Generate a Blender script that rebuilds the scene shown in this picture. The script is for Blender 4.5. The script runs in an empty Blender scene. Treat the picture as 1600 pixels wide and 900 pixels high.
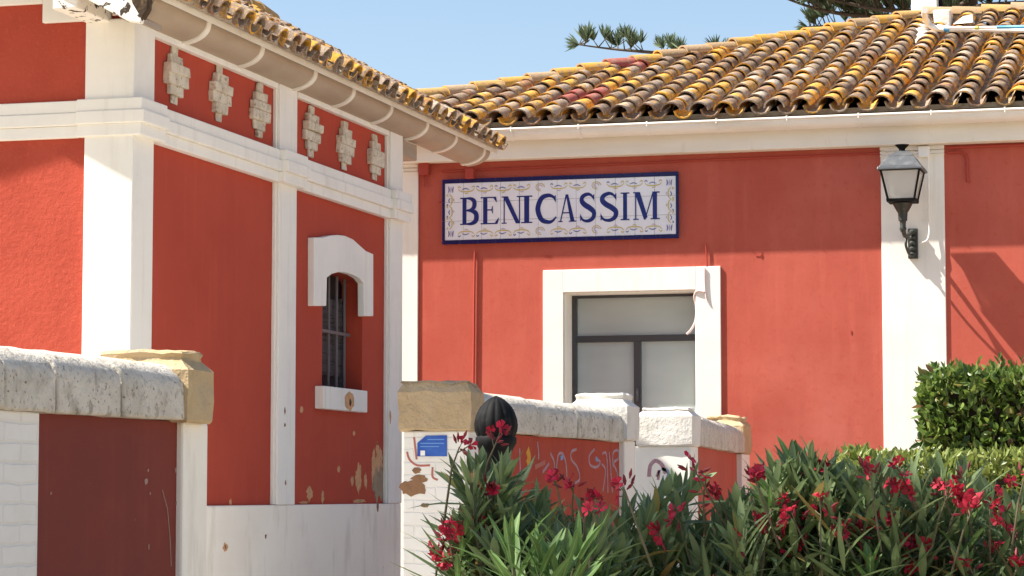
import bpy, math, random
from mathutils import Vector, Matrix
random.seed(7)
R = random.Random(11)
sc = bpy.context.scene
COL = sc.collection
PI = math.pi
# ------------------------------------------------------------------ camera
EYE = Vector((0, 0, 1.6)); FPX = 4000.0
PITCH = math.atan(321 / FPX); YAW = math.radians(15.7)
Fw = Vector((-math.sin(YAW) * math.cos(PITCH), math.cos(YAW) * math.cos(PITCH), math.sin(PITCH)))
Rt = Vector((math.cos(YAW), math.sin(YAW), 0))
Up = Rt.cross(Fw)
cam = bpy.data.cameras.new('camera'); camo = bpy.data.objects.new('camera', cam); COL.objects.link(camo)
cam.sensor_width = 36; cam.lens = FPX / 1600 * 36; cam.clip_start = .1; cam.clip_end = 3000
camo.matrix_world = Matrix(((Rt.x, Up.x, -Fw.x, EYE.x), (Rt.y, Up.y, -Fw.y, EYE.y), (Rt.z, Up.z, -Fw.z, EYE.z), (0, 0, 0, 1)))
sc.camera = camo
def ray(px, py): return Fw + Rt * ((px - 800) / FPX) + Up * ((450 - py) / FPX)
def atY(px, py, Y):
    d = ray(px, py); return EYE + d * (Y / d.y)
def atX(px, py, X):
    d = ray(px, py); return EYE + d * (X / d.x)
def atP(px, py, p0, n):
    d = ray(px, py); return EYE + d * ((p0 - EYE).dot(n) / d.dot(n))

# ------------------------------------------------------------------ light
SUN = Vector((-2.7, -1.0, 3.4)).normalized()
EL = math.asin(SUN.z); AZ = math.atan2(SUN.x, SUN.y)
w = bpy.data.worlds.new('World'); sc.world = w; w.use_nodes = True
nt = w.node_tree; nt.nodes.clear()
sky = nt.nodes.new('ShaderNodeTexSky'); sky.sky_type = 'NISHITA'; sky.sun_disc = False
sky.sun_elevation = EL; sky.sun_rotation = AZ % (2 * PI); sky.air_density = 1.0; sky.dust_density = 1.4; sky.ozone_density = 1.0
bg = nt.nodes.new('ShaderNodeBackground'); bg.inputs[1].default_value = .077
wo = nt.nodes.new('ShaderNodeOutputWorld')
nt.links.new(sky.outputs[0], bg.inputs[0]); nt.links.new(bg.outputs[0], wo.inputs[0])
sl = bpy.data.lights.new('sun', 'SUN'); sl.energy = 4.7; sl.angle = math.radians(.53); sl.color = (1, .94, .84)
so = bpy.data.objects.new('sun', sl); COL.objects.link(so); so.rotation_euler = SUN.to_track_quat('Z', 'Y').to_euler(); so.location = (-20, -10, 40)
sc.view_settings.view_transform = 'Standard'; sc.view_settings.look = 'None'
sc.view_settings.exposure = 1.32; sc.view_settings.gamma = 1

# ------------------------------------------------------------------ materials
def srgb(r, g, b):
    f = lambda c: (c / 255 / 12.92) if c <= 10 else ((c / 255 + .055) / 1.055) ** 2.4
    return (f(r), f(g), f(b))
def mat(name, col, rough=.85, var=(), bump=(), brick=None, spec=.3, metal=0, coat=0, ramp=None, trans=0, midrib=None, stain=()):
    m = bpy.data.materials.new(name); m.use_nodes = True
    n = m.node_tree.nodes; l = m.node_tree.links
    b = n['Principled BSDF']; b.inputs['Roughness'].default_value = rough
    b.inputs['Specular IOR Level'].default_value = spec; b.inputs['Metallic'].default_value = metal
    b.inputs['Coat Weight'].default_value = coat
    g = n.new('ShaderNodeNewGeometry'); pos = g.outputs['Position']
    def tex(scale, detail=6, rgh=.6, kind='n'):
        if isinstance(scale, tuple):
            mp = n.new('ShaderNodeVectorMath'); mp.operation = 'MULTIPLY'; mp.inputs[1].default_value = scale
            l.new(pos, mp.inputs[0]); v = mp.outputs[0]; s = 1.0
        else: v = pos; s = scale
        if kind == 'v':
            t = n.new('ShaderNodeTexVoronoi'); t.inputs['Scale'].default_value = s; l.new(v, t.inputs['Vector']); return t.outputs['Distance']
        t = n.new('ShaderNodeTexNoise'); t.inputs['Scale'].default_value = s; t.inputs['Detail'].default_value = detail; t.inputs['Roughness'].default_value = rgh
        l.new(v, t.inputs['Vector']); return t.outputs['Fac']
    def mixc(fac, a, c):
        x = n.new('ShaderNodeMix'); x.data_type = 'RGBA'
        if hasattr(fac, 'links') or not isinstance(fac, (int, float)): l.new(fac, x.inputs[0])
        else: x.inputs[0].default_value = fac
        for i, q in ((6, a), (7, c)):
            if isinstance(q, tuple): x.inputs[i].default_value = (*q, 1)
            else: l.new(q, x.inputs[i])
        return x.outputs[2]
    cur = tuple(col)
    if ramp:   # one random value per tile / leaf
        r = n.new('ShaderNodeValToRGB'); r.color_ramp.interpolation = ramp[0]
        e = r.color_ramp.elements
        for i, (p, c) in enumerate(ramp[1]):
            x = e[i] if i < 2 else e.new(p)
            x.position = p; x.color = (*c, 1)
        fac = g.outputs['Random Per Island']
        if len(ramp) > 2:   # cluster it with slow noise
            t = tex(ramp[2], 2)
            ma = n.new('ShaderNodeMath'); ma.operation = 'MULTIPLY_ADD'; l.new(t, ma.inputs[0]); ma.inputs[1].default_value = ramp[3]; 
            mb = n.new('ShaderNodeMath'); mb.operation = 'SUBTRACT'; l.new(fac, mb.inputs[0]); mb.inputs[1].default_value = ramp[3] * .5
            l.new(mb.outputs[0], ma.inputs[2]); fac = ma.outputs[0]
        l.new(fac, r.inputs[0]); cur = r.outputs[0]
    for sc_, c2, lo, hi, *k in var:
        t = tex(sc_, k[0] if k else 6, kind=k[1] if len(k) > 1 else 'n')
        mr = n.new('ShaderNodeMapRange'); mr.inputs[1].default_value = lo; mr.inputs[2].default_value = hi
        mr.inputs[4].default_value = k[2] if len(k) > 2 else 1
        l.new(t, mr.inputs[0]); cur = mixc(mr.outputs[0], cur, c2)
    if midrib:
        uv = n.new('ShaderNodeUVMap'); sx = n.new('ShaderNodeSeparateXYZ'); l.new(uv.outputs[0], sx.inputs[0])
        a = n.new('ShaderNodeMath'); a.operation = 'SUBTRACT'; l.new(sx.outputs[0], a.inputs[0]); a.inputs[1].default_value = .5
        a2 = n.new('ShaderNodeMath'); a2.operation = 'ABSOLUTE'; l.new(a.outputs[0], a2.inputs[0])
        mr = n.new('ShaderNodeMapRange'); mr.inputs[1].default_value = .03; mr.inputs[2].default_value = .11; mr.inputs[3].default_value = .8; mr.inputs[4].default_value = 0
        l.new(a2.outputs[0], mr.inputs[0]); cur = mixc(mr.outputs[0], cur, midrib)
    h = None
    if brick:
        sx = n.new('ShaderNodeSeparateXYZ'); l.new(pos, sx.inputs[0])
        ad = n.new('ShaderNodeMath'); l.new(sx.outputs[0], ad.inputs[0]); l.new(sx.outputs[1], ad.inputs[1])
        cb = n.new('ShaderNodeCombineXYZ'); l.new(ad.outputs[0], cb.inputs[0]); l.new(sx.outputs[2], cb.inputs[1])
        bt = n.new('ShaderNodeTexBrick'); bt.inputs['Scale'].default_value = 1
        bt.inputs['Brick Width'].default_value = brick[0]; bt.inputs['Row Height'].default_value = brick[1]
        bt.inputs['Mortar Size'].default_value = brick[2]; bt.inputs['Mortar Smooth'].default_value = .6
        ds = n.new('ShaderNodeTexNoise'); ds.inputs['Scale'].default_value = 9; l.new(pos, ds.inputs['Vector'])
        vm = n.new('ShaderNodeVectorMath'); vm.operation = 'SCALE'; l.new(ds.outputs['Color'], vm.inputs[0]); vm.inputs['Scale'].default_value = .022
        va = n.new('ShaderNodeVectorMath'); l.new(cb.outputs[0], va.inputs[0]); l.new(vm.outputs[0], va.inputs[1]); l.new(va.outputs[0], bt.inputs['Vector'])
        if len(brick) > 4:
            mm = n.new('ShaderNodeMath'); mm.operation = 'MULTIPLY'; l.new(bt.outputs['Fac'], mm.inputs[0]); mm.inputs[1].default_value = brick[4]
            cur = mixc(mm.outputs[0], cur, brick[5])
        iv = n.new('ShaderNodeMath'); iv.operation = 'SUBTRACT'; iv.inputs[0].default_value = 1; l.new(bt.outputs['Fac'], iv.inputs[1])
        bp = n.new('ShaderNodeBump'); bp.inputs['Strength'].default_value = brick[3]; bp.inputs['Distance'].default_value = .02
        l.new(iv.outputs[0], bp.inputs['Height']); h = bp.outputs[0]
    for sc_, st, di, *k in bump:
        t = tex(sc_, 5, kind=k[0] if k else 'n')
        bp = n.new('ShaderNodeBump'); bp.inputs['Strength'].default_value = st; bp.inputs['Distance'].default_value = di
        l.new(t, bp.inputs['Height'])
        if h: l.new(h, bp.inputs['Normal'])
        h = bp.outputs[0]
    if h: l.new(h, b.inputs['Normal'])
    if isinstance(cur, tuple): b.inputs['Base Color'].default_value = (*cur, 1)
    else: l.new(cur, b.inputs['Base Color'])
    if trans:
        tr = n.new('ShaderNodeBsdfTranslucent'); ms = n.new('ShaderNodeMixShader'); ms.inputs[0].default_value = trans
        if isinstance(cur, tuple): tr.inputs[0].default_value = (*cur, 1)
        else: l.new(cur, tr.inputs[0])
        l.new(b.outputs[0], ms.inputs[1]); l.new(tr.outputs[0], ms.inputs[2]); l.new(ms.outputs[0], n['Material Output'].inputs[0])
    return m
RED = (.465, .100, .066)
M = {}
M['red'] = mat('red_render', RED, .9, [(.55, (.50, .125, .088), .45, .68, 3), ((2.2, 2.2, .25), (.36, .066, .045), .58, .80, 6, 'n', .6), (1.3, (.40, .076, .050), .32, .75), ((6, 6, .7), (.53, .125, .085), .50, .78, 4, 'n', .6), (14, (.40, .055, .03), .55, .8, 4, 'n', .6)], [(45, .25, .004), (6, .2, .01)])
M['red_rough'] = mat('red_stippled_render', (.42, .066, .038), .95, [(3, (.36, .053, .03), .4, .75), (40, (.52, .10, .06), .55, .8, 4, 'n', .6)], [(30, .45, .012), (75, .3, .005)])
M['red_deep'] = mat('red_facade_paint', (.445, .064, .033), .85, [(1.1, (.385, .050, .027), .35, .7), ((9, 9, .8), (.50, .080, .044), .55, .8, 4, 'n', .5), (30, (.50, .085, .05), .62, .8, 4, 'n', .5)], [(50, .2, .004), (7, .2, .01)])
M['maroon'] = mat('maroon_panel', (.19, .030, .019), .75, [((14, 14, .5), (.25, .055, .042), .5, .85), ((30, 30, 2), (.5, .38, .33), .74, .85, 5, 'n', .6), (2.2, (.16, .028, .02), .4, .7), (60, (.6, .5, .42), .78, .84, 2)], [(60, .2, .004)])
M['graffiti_red'] = mat('weathered_red_panel', (.40, .062, .036), .85, [((9, 9, 2), (.33, .05, .03), .45, .7), (25, (.45, .10, .07), .6, .8)], [(45, .25, .004)])
WHITE = (.84, .81, .74)
M['white'] = mat('white_lime_paint', WHITE, .8, [(2, (.75, .73, .67), .45, .8), ((9, 9, .6), (.62, .57, .48), .55, .8, 6, 'n', .6), (30, (.50, .44, .36), .70, .78, 4, 'n', .7)], [(40, .12, .004)])
M['plinth'] = mat('white_plinth_paint', (.90, .85, .75), .85, [(1.1, (.82, .76, .66), .45, .75), ((4, 4, 1.0), (.50, .44, .34), .54, .8, 8, 'n', .8), (26, (.30, .26, .21), .755, .79, 3)], [(30, .2, .006), (4, .25, .015)])
M['white_brick'] = mat('white_painted_brick', (.78, .75, .70), .8, [(3, (.68, .64, .57), .45, .75), (34, (.35, .3, .24), .74, .8, 4)], [(30, .25, .006)], brick=(.27, .075, .008, .38, .10, (.45, .40, .34)))
M['cream'] = mat('cream_cornice_paint', (.80, .75, .65), .75, [((1.0, 1, 6), (.72, .66, .55), .4, .75), ((12, 12, 3), (.58, .50, .38), .62, .85, 4, 'n', .6)], [(30, .1, .004)])
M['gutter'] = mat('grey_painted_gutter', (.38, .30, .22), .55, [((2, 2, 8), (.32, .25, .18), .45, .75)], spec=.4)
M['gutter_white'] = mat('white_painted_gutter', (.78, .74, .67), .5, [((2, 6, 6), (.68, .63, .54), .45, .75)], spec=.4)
STONE = (.62, .57, .49)
M['stone'] = mat('weathered_limestone', STONE, .95, [(6.5, (.36, .32, .25), .53, .68, 8, 'n', .75), (5, (.50, .45, .37), .45, .7), (18, (.24, .205, .16), .55, .66, 10, 'n', .85), (55, (.14, .11, .085), .60, .66, 5, 'n', .9), (9, (.70, .66, .58), .55, .75, 5, 'n', .7), (70, (.30, .26, .2), .64, .72, 4, 'n', .7)], [(26, .7, .02), (90, .4, .006)])
M['stone_pale'] = mat('pale_limestone', (.72, .69, .63), .95, [(6, (.60, .56, .49), .5, .75), (30, (.36, .32, .26), .66, .73, 8, 'n', .8)], [(26, .6, .015), (90, .4, .006)])
M['ochre'] = mat('ochre_sandstone', (.53, .40, .24), .95, [(5, (.40, .33, .24), .50, .66, 8, 'n', .8), (4, (.44, .31, .16), .4, .7), (24, (.22, .15, .08), .66, .75, 6), (8, (.60, .47, .28), .55, .8)], [(18, .7, .025), (80, .4, .006)])
M['ochre_shaded'] = mat('shaded_sandstone', (.44, .33, .205), .95, [(5, (.30, .235, .16), .50, .66, 8, 'n', .8), (4, (.36, .25, .13), .45, .75), (24, (.16, .11, .06), .66, .76, 6), (8, (.52, .40, .25), .55, .8)], [(18, .8, .03), (80, .4, .006)])  # darker copy of the ochre stone, shade put into the colour
M['ornament'] = mat('weathered_ornament_plaster', (.66, .59, .47), .95, [(9, (.50, .43, .33), .45, .65), (20, (.24, .19, .14), .56, .66, 8, 'n', .85), (12, (.66, .61, .53), .58, .75)], [(22, .7, .02), (80, .4, .006)])
M['chip'] = mat('scratched_paint', (.34, .22, .18), .9)
M['bare_ochre'] = mat('bare_ochre_render', (.62, .34, .17), .95, [(14, (.42, .27, .14), .45, .7), (40, (.66, .46, .28), .55, .75)], [(40, .5, .008)])
M['bare_grey'] = mat('bare_cement', (.34, .26, .17), .95, [(12, (.24, .18, .12), .45, .7)], [(40, .5, .008)])
M['bare_brick'] = mat('bare_brick', (.26, .14, .075), .95, [(20, (.17, .10, .06), .45, .7)], [(40, .6, .01)])
TG = 'CONSTANT'
M['tile'] = mat('lichen_clay_tiles', (0, 0, 0), .95,
    ramp=(TG, [(0, (.20, .13, .09)), (.14, (.30, .22, .16)), (.27, (.24, .17, .12)), (.38, (.38, .30, .23)), (.47, (.30, .15, .08)), (.53, (.27, .20, .15)), (.60, (.46, .38, .30)), (.645, (.42, .25, .09)), (.70, (.66, .33, .035)), (.80, (.34, .25, .16)), (.85, (.70, .36, .04)), (.95, (.48, .40, .32))], .55, .8),
    var=[(7, (.32, .25, .19), .52, .66, 8, 'n', .45), (8.5, (.66, .33, .035), .55, .62, 9, 'n', .85), (22, (.13, .09, .065), .52, .64, 8, 'n', .85), (38, (.60, .31, .06), .60, .68, 6, 'n', .6), (48, (.60, .53, .45), .58, .68, 6, 'n', .75), (120, (.10, .07, .05), .60, .7, 3, 'n', .6)], bump=[(40, .7, .012), (120, .4, .004)])
M['tile_red'] = mat('red_splashed_tile', (.33, .085, .065), .9, [(14, (.30, .20, .14), .48, .62, 7, 'n', .85)], [(60, .5, .008)])
M['ridge'] = mat('ochre_lichen_ridge_tiles', (.56, .31, .06), .95, ramp=(TG, [(0, (.36, .24, .13)), (.25, (.56, .30, .055)), (.6, (.48, .29, .10)), (.85, (.40, .28, .17))]), var=[(11, (.34, .24, .15), .5, .62, 6, 'n', .85), (30, (.20, .14, .09), .58, .66, 5, 'n', .8), (60, (.62, .40, .10), .6, .7)], bump=[(40, .6, .01)])
M['mortar'] = mat('grey_mortar', (.42, .36, .28), .95, [(14, (.26, .2, .15), .45, .7)], [(40, .6, .01)])
M['deck'] = mat('clay_pan_tiles', (.14, .09, .06), .95, [(14, (.08, .055, .04), .45, .7)], [(30, .5, .01)])
M['wood'] = mat('peeling_white_board', (.84, .80, .73), .85, [(13, (.05, .035, .025), .555, .585, 8), (20, (.55, .47, .38), .62, .7)], [(30, .6, .01)])
M['dark_wood'] = mat('rotten_timber', (.05, .032, .02), .95, [(20, (.14, .09, .05), .5, .7)], [(40, .7, .01)])
M['iron'] = mat('dark_painted_iron', (.005, .005, .0055), .7, [(30, (.02, .02, .02), .5, .8)], [(60, .15, .002)], spec=.15)
M['iron_green'] = mat('weathered_green_iron', (.022, .026, .022), .5, [(40, (.10, .09, .06), .56, .75, 5, 'n', .7)], [(50, .4, .004)], spec=.5)
M['lantern_roof'] = mat('grey_lantern_metal', (.10, .105, .11), .4, [(14, (.18, .18, .18), .5, .75)], spec=.5, metal=.3)
M['bars'] = mat('grey_iron_bars', (.15, .125, .125), .6, [(40, (.12, .09, .08), .55, .75)])
M['dark'] = mat('dark_interior', (.020, .014, .014), .8, [(6, (.03, .022, .022), .4, .7)])  # unlit window interior painted as a near-black colour
M['shutter'] = mat('grey_shutter_slats', (.085, .07, .07), .7, [((3, 3, 60), (.04, .032, .032), .5, .6)])
M['frame'] = mat('dark_grey_window_frame', (.055, .055, .06), .5, spec=.4)
M['pane'] = mat('frosted_glass_pane', (.46, .52, .51), .25, [((1, 1, 3), (.41, .47, .46), .4, .7, 2)], spec=.5, coat=.15)
M['lamp_glass'] = mat('frosted_lantern_glass', (.74, .72, .66), .15, spec=.5)
M['lamp_glass'].node_tree.nodes['Principled BSDF'].inputs['Alpha'].default_value = .45
M['louvre'] = mat('white_lantern_louvre', (.80, .78, .73), .5)
M['tile_white'] = mat('white_glazed_tile', (.80, .82, .86), .12, [(3, (.74, .77, .83), .4, .7)], spec=.5, coat=.3)
M['tile_blue'] = mat('cobalt_glazed_tile', (.012, .015, .085), .2, [(20, (.012, .016, .10), .5, .7)], spec=.35)
M['letter'] = mat('cobalt_lettering', (.016, .032, .17), .25, [((20, 20, 6), (.03, .06, .26), .60, .74)], spec=.3)
M['scroll_y'] = mat('yellow_scroll_glaze', (.56, .46, .16), .2); M['scroll_b'] = mat('slate_blue_scroll_glaze', (.16, .18, .34), .2); M['scroll_m'] = mat('mauve_scroll_glaze', (.50, .42, .52), .2)
M['conduit_red'] = mat('red_painted_conduit', (.36, .05, .034), .6)
M['plastic'] = mat('white_plastic', (.80, .78, .74), .5, [(5, (.70, .67, .6), .5, .8)])
M['cable_pink'] = mat('pinkish_cable', (.70, .55, .52), .5)
M['cable_blue'] = mat('blue_cable_tape', (.08, .32, .62), .5); M['cable_yg'] = mat('yellow_green_cable', (.5, .55, .08), .5)
M['blue_sign'] = mat('blue_notice', (.015, .07, .36), .4, [(8, (.03, .12, .45), .45, .7)], spec=.4)
M['blue_light'] = mat('pale_blue_print', (.14, .30, .62), .4)
M['spray'] = mat('lilac_spray_paint', (.38, .22, .25), .85, [(30, (.44, .30, .34), .5, .6)]); M['spray_o'] = mat('orange_spray_paint', (.62, .30, .04), .8)
M['spray_b'] = mat('blue_spray_paint', (.20, .32, .55), .8); M['spray_r'] = mat('brown_red_spray_paint', (.42, .14, .11), .8)
LG = [(0, (.105, .145, .066)), (.3, (.14, .195, .084)), (.6, (.17, .235, .10)), (.93, (.22, .285, .13)), (.97, (.34, .30, .08)), (.995, (.26, .15, .06))]
M['leaf'] = mat('oleander_leaf', (0, 0, 0), .55, ramp=('LINEAR', LG), midrib=(.20, .27, .12), spec=.25, trans=.3)
M['leaf_bright'] = mat('oleander_leaf_young', (0, 0, 0), .55, ramp=('LINEAR', [(0, (.085, .155, .045)), (.5, (.105, .190, .052)), (1, (.14, .24, .07))]), midrib=(.24, .34, .13), spec=.25, trans=.3)
M['stem'] = mat('oleander_stem', (.10, .095, .05), .8, [(20, (.15, .12, .08), .45, .7)])
M['petal'] = mat('crimson_petal', (0, 0, 0), .6, ramp=('LINEAR', [(0, (.22, .007, .018)), (.5, (.44, .012, .036)), (1, (.60, .020, .066))]), trans=.25)
M['bud'] = mat('dark_red_bud', (.16, .012, .022), .6, ramp=('LINEAR', [(0, (.09, .012, .016)), (1, (.26, .018, .03))]))
M['hedge'] = mat('hedge_leaf', (0, 0, 0), .4, ramp=('LINEAR', [(0, (.06, .105, .02)), (.5, (.11, .175, .032)), (.85, (.17, .24, .045)), (.94, (.26, .29, .07)), (.98, (.22, .13, .06))]), spec=.45, trans=.35)
M['hedge_pale'] = mat('yellow_green_leaf', (0, 0, 0), .4, ramp=('LINEAR', [(0, (.12, .17, .03)), (1, (.28, .31, .08))]), spec=.4, trans=.3)
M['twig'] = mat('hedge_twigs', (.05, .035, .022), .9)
M['pine'] = mat('pine_needles', (0, 0, 0), .6, ramp=('LINEAR', [(0, (.06, .095, .055)), (1, (.17, .22, .12))]), trans=.3)
M['bark'] = mat('grey_bark', (.10, .075, .055), .95, [(12, (.06, .045, .03), .45, .7)], [(20, .7, .02)])
M['crown'] = mat('broad_leaf', (0, 0, 0), .5, ramp=('LINEAR', [(0, (.03, .06, .02)), (1, (.08, .13, .04))]), trans=.2)
M['bounce_pale'] = mat('pale_bounce_paving', (.70, .66, .58), .9, [(3, (.62, .58, .50), .45, .75)], [(20, .3, .01)], brick=(.6, .4, .012, .4, .5, (.4, .36, .3)))  # pale surface for the added light-bouncing sheet
M['ground'] = mat('pale_sandy_ground', (.43, .365, .28), .95, [(.8, (.38, .32, .24), .4, .7), (12, (.47, .40, .31), .5, .75)], [(20, .5, .02)])

# ------------------------------------------------------------------ mesh builder
class MB:
    def __init__(s): s.v = []; s.f = []; s.mi = []; s.uv = {}
    def add(s, vs, fs, mi=0):
        o = len(s.v); s.v += [Vector(p) for p in vs]
        for f in fs: s.f.append(tuple(i + o for i in f)); s.mi.append(mi)
        return o
    def box(s, x0, x1, y0, y1, z0, z1, mi=0, jit=0):
        vs = [(x, y, z) for z in (z0, z1) for y in (y0, y1) for x in (x0, x1)]
        if jit: vs = [(x + R.uniform(-jit, jit), y + R.uniform(-jit, jit), z + R.uniform(-jit, jit)) for x, y, z in vs]
        s.add(vs, [(0, 2, 3, 1), (4, 5, 7, 6), (0, 1, 5, 4), (2, 6, 7, 3), (0, 4, 6, 2), (1, 3, 7, 5)], mi); return s
    def prism(s, poly, fn, d0, d1, mi=0):
        n = len(poly); a = [fn(u, v, d0) for u, v in poly]; b = [fn(u, v, d1) for u, v in poly]
        s.add(a + b, [tuple(range(n))[::-1], tuple(range(n, 2 * n))] + [(i, (i + 1) % n, n + (i + 1) % n, n + i) for i in range(n)], mi); return s
    def tube(s, pts, r, n=8, mi=0, cap=True):
        pts = [Vector(p) for p in pts]; k = len(pts); o = len(s.v)
        rs = r if isinstance(r, (list, tuple)) else [r] * k
        ref = None
        for i, p in enumerate(pts):
            t = (pts[min(i + 1, k - 1)] - pts[max(i - 1, 0)]).normalized()
            if ref is None:
                ref = t.cross(Vector((0, 0, 1)));
                if ref.length < .1: ref = t.cross(Vector((1, 0, 0)))
            ref = (ref - t * ref.dot(t)).normalized(); q = t.cross(ref)
            for j in range(n):
                a = 2 * PI * j / n; s.v.append(p + (ref * math.cos(a) + q * math.sin(a)) * rs[i])
        for i in range(k - 1):
            for j in range(n):
                s.f.append((o + i * n + j, o + i * n + (j + 1) % n, o + (i + 1) * n + (j + 1) % n, o + (i + 1) * n + j)); s.mi.append(mi)
        if cap:
            s.f.append(tuple(o + j for j in range(n))[::-1]); s.f.append(tuple(o + (k - 1) * n + j for j in range(n))); s.mi += [mi, mi]
        return s
    def lathe(s, c, prof, n=24, mi=0, flute=0, nf=12):
        o = len(s.v)
        for r, z in prof:
            for j in range(n):
                a = 2 * PI * j / n; rr = r * (1 - flute * abs(math.cos(a * nf / 2)) ** 6) if flute else r
                s.v.append(Vector((c[0] + rr * math.cos(a), c[1] + rr * math.sin(a), c[2] + z)))
        for i in range(len(prof) - 1):
            for j in range(n):
                s.f.append((o + i * n + j, o + i * n + (j + 1) % n, o + (i + 1) * n + (j + 1) % n, o + (i + 1) * n + j)); s.mi.append(mi)
        s.f.append(tuple(o + j for j in range(n))[::-1]); s.f.append(tuple(o + (len(prof) - 1) * n + j for j in range(n))); s.mi += [mi, mi]
        return s
    def frustum(s, c, w0, d0, w1, d1, z0, z1, mi=0):
        x, y = c; vs = []
        for w_, d_, z in ((w0, d0, z0), (w1, d1, z1)):
            vs += [(x - w_ / 2, y - d_ / 2, z), (x + w_ / 2, y - d_ / 2, z), (x + w_ / 2, y + d_ / 2, z), (x - w_ / 2, y + d_ / 2, z)]
        s.add(vs, [(3, 2, 1, 0), (4, 5, 6, 7), (0, 1, 5, 4), (1, 2, 6, 5), (2, 3, 7, 6), (3, 0, 4, 7)], mi); return s
    def build(s, name, mats, parent=None, smooth=None, bevel=0, sub=0):
        if not isinstance(mats, (list, tuple)): mats = [mats]
        off = Vector(parent['_o']) if parent is not None and '_o' in parent else Vector((0, 0, 0))
        me = bpy.data.meshes.new(name); me.from_pydata([p - off for p in s.v], [], s.f)
        for m in mats: me.materials.append(M[m])
        for p, i in zip(me.polygons, s.mi): p.material_index = i
        if s.uv:
            ul = me.uv_layers.new(name='UVMap')
            for lp in me.loops: ul.data[lp.index].uv = s.uv.get(lp.vertex_index, (0, 0))
        me.update()
        if smooth:
            for p in me.polygons: p.use_smooth = True
            me.set_sharp_from_angle(angle=math.radians(smooth))
        o = bpy.data.objects.new(name, me); COL.objects.link(o)
        if parent is not None: o.parent = parent
        if '_o' in (parent or {}): o['_o'] = parent['_o']
        if bevel:
            b = o.modifiers.new('bevel', 'BEVEL'); b.width = bevel; b.segments = 2; b.limit_method = 'ANGLE'; b.angle_limit = math.radians(40)
        return o
def thing(name, label, cat, loc=(0, 0, 0), group=None):
    o = bpy.data.objects.new(name, None); COL.objects.link(o); o.location = loc; o['_o'] = tuple(loc); o.empty_display_size = .2
    o['label'] = label; o['category'] = cat
    if group: o['group'] = group
    return o
def tag(o, label, cat, group=None):
    o['label'] = label; o['category'] = cat
    if group: o['group'] = group
    return o
XZ = lambda Y: (lambda u, v, d: (u, Y - d, v))     # polygon in (x,z) on a plane facing -Y, d = proud of it
YZ = lambda X: (lambda u, v, d: (X + d, u, v))     # polygon in (y,z) on a plane facing +X
def blob(cx, cz, w_, h_, rnd, n=22, rough=.35, drip=0):
    ps = []
    for i in range(n):
        a = 2 * PI * i / n; k = 1 + rnd.uniform(-rough, rough) * .8
        ps.append((cx + math.cos(a) * w_ / 2 * k, cz + math.sin(a) * h_ / 2 * (1 + rnd.uniform(-rough, rough))))
    return ps
def arc(c, r, a0, a1, n): return [(c[0] + r * math.cos(math.radians(a0 + (a1 - a0) * i / n)), c[1] + r * math.sin(math.radians(a0 + (a1 - a0) * i / n))) for i in range(n + 1)]
def spline(pts, n=8):
    out = []; P = [Vector(p) for p in pts]; k = len(P)
    for i in range(k - 1):
        a, b, c, d = P[max(i - 1, 0)], P[i], P[i + 1], P[min(i + 2, k - 1)]
        for j in range(n):
            t = j / n; out.append(.5 * ((2 * b) + (c - a) * t + (2 * a - 5 * b + 4 * c - d) * t * t + (3 * b - a - 3 * c + d) * t ** 3))
    out.append(P[-1]); return out
def ribbon(mb, pts, ws, fn, d, mi=0):
    """flat stroke of varying width, pts 2D, thickness d (closed solid)"""
    P = [Vector((p[0], p[1], 0)) for p in pts]; n = len(P); vs = []
    for i in range(n):
        t = (P[min(i + 1, n - 1)] - P[max(i - 1, 0)]).normalized(); q = Vector((-t.y, t.x, 0))
        wv = ws(i / (n - 1)) / 2 if callable(ws) else ws / 2
        a = P[i] + q * wv; b = P[i] - q * wv
        vs += [fn(a.x, a.y, d), fn(b.x, b.y, d), fn(a.x, a.y, 0), fn(b.x, b.y, 0)]
    fs = []
    for i in range(n - 1):
        o = 4 * i; fs += [(o, o + 1, o + 5, o + 4), (o, o + 4, o + 6, o + 2), (o + 1, o + 3, o + 7, o + 5)]
    mb.add(vs, fs, mi)

# ------------------------------------------------------------------ ground
g = MB(); g.add([(-900, -900, 0), (900, -900, 0), (900, 900, 0), (-900, 900, 0)], [(0, 1, 2, 3)]); o = g.build('ground', 'ground'); o['kind'] = 'structure'
q = MB(); q.add([(-7.3, 9, .004), (-4.5, 9, .004), (-4.5, 26.4, .004), (-7.3, 26.4, .004)], [(0, 1, 2, 3)]); o = q.build('bounce_sheet', 'bounce_pale'); o['kind'] = 'structure'  # unseen pale sheet added to bounce light onto the outbuilding plinth

# ================================================================== STATION BUILDING (right)
YW = 26.5
B = thing('station_building', 'long red station building with white trim, tiled hip roof and a wide frosted window', 'building', (-4, YW, 0))
XL = -9.7; XR = 7.0
ZT = 5.19                                   # underside of the cornice
ix0 = atY(881, 500, YW).x; ix1 = atY(1088, 500, YW).x; izt = atY(985, 455, YW).z; izb = 1.15
wl = MB()
wl.box(XL, ix0, YW, YW + .45, 0, 5.6); wl.box(ix1, XR, YW, YW + .45, 0, 5.6); wl.box(ix0, ix1, YW, YW + .45, izt, 5.6); wl.box(ix0, ix1, YW, YW + .45, 0, izb)
wl.box(XL, XL + .45, YW + .45, YW + 10, 0, 5.6); wl.box(XR - .45, XR, YW + .45, YW + 10, 0, 5.6); wl.box(XL + .45, XR - .45, YW + 9.6, YW + 10, 0, 5.6)
wl.build('wall', 'red', B)
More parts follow.
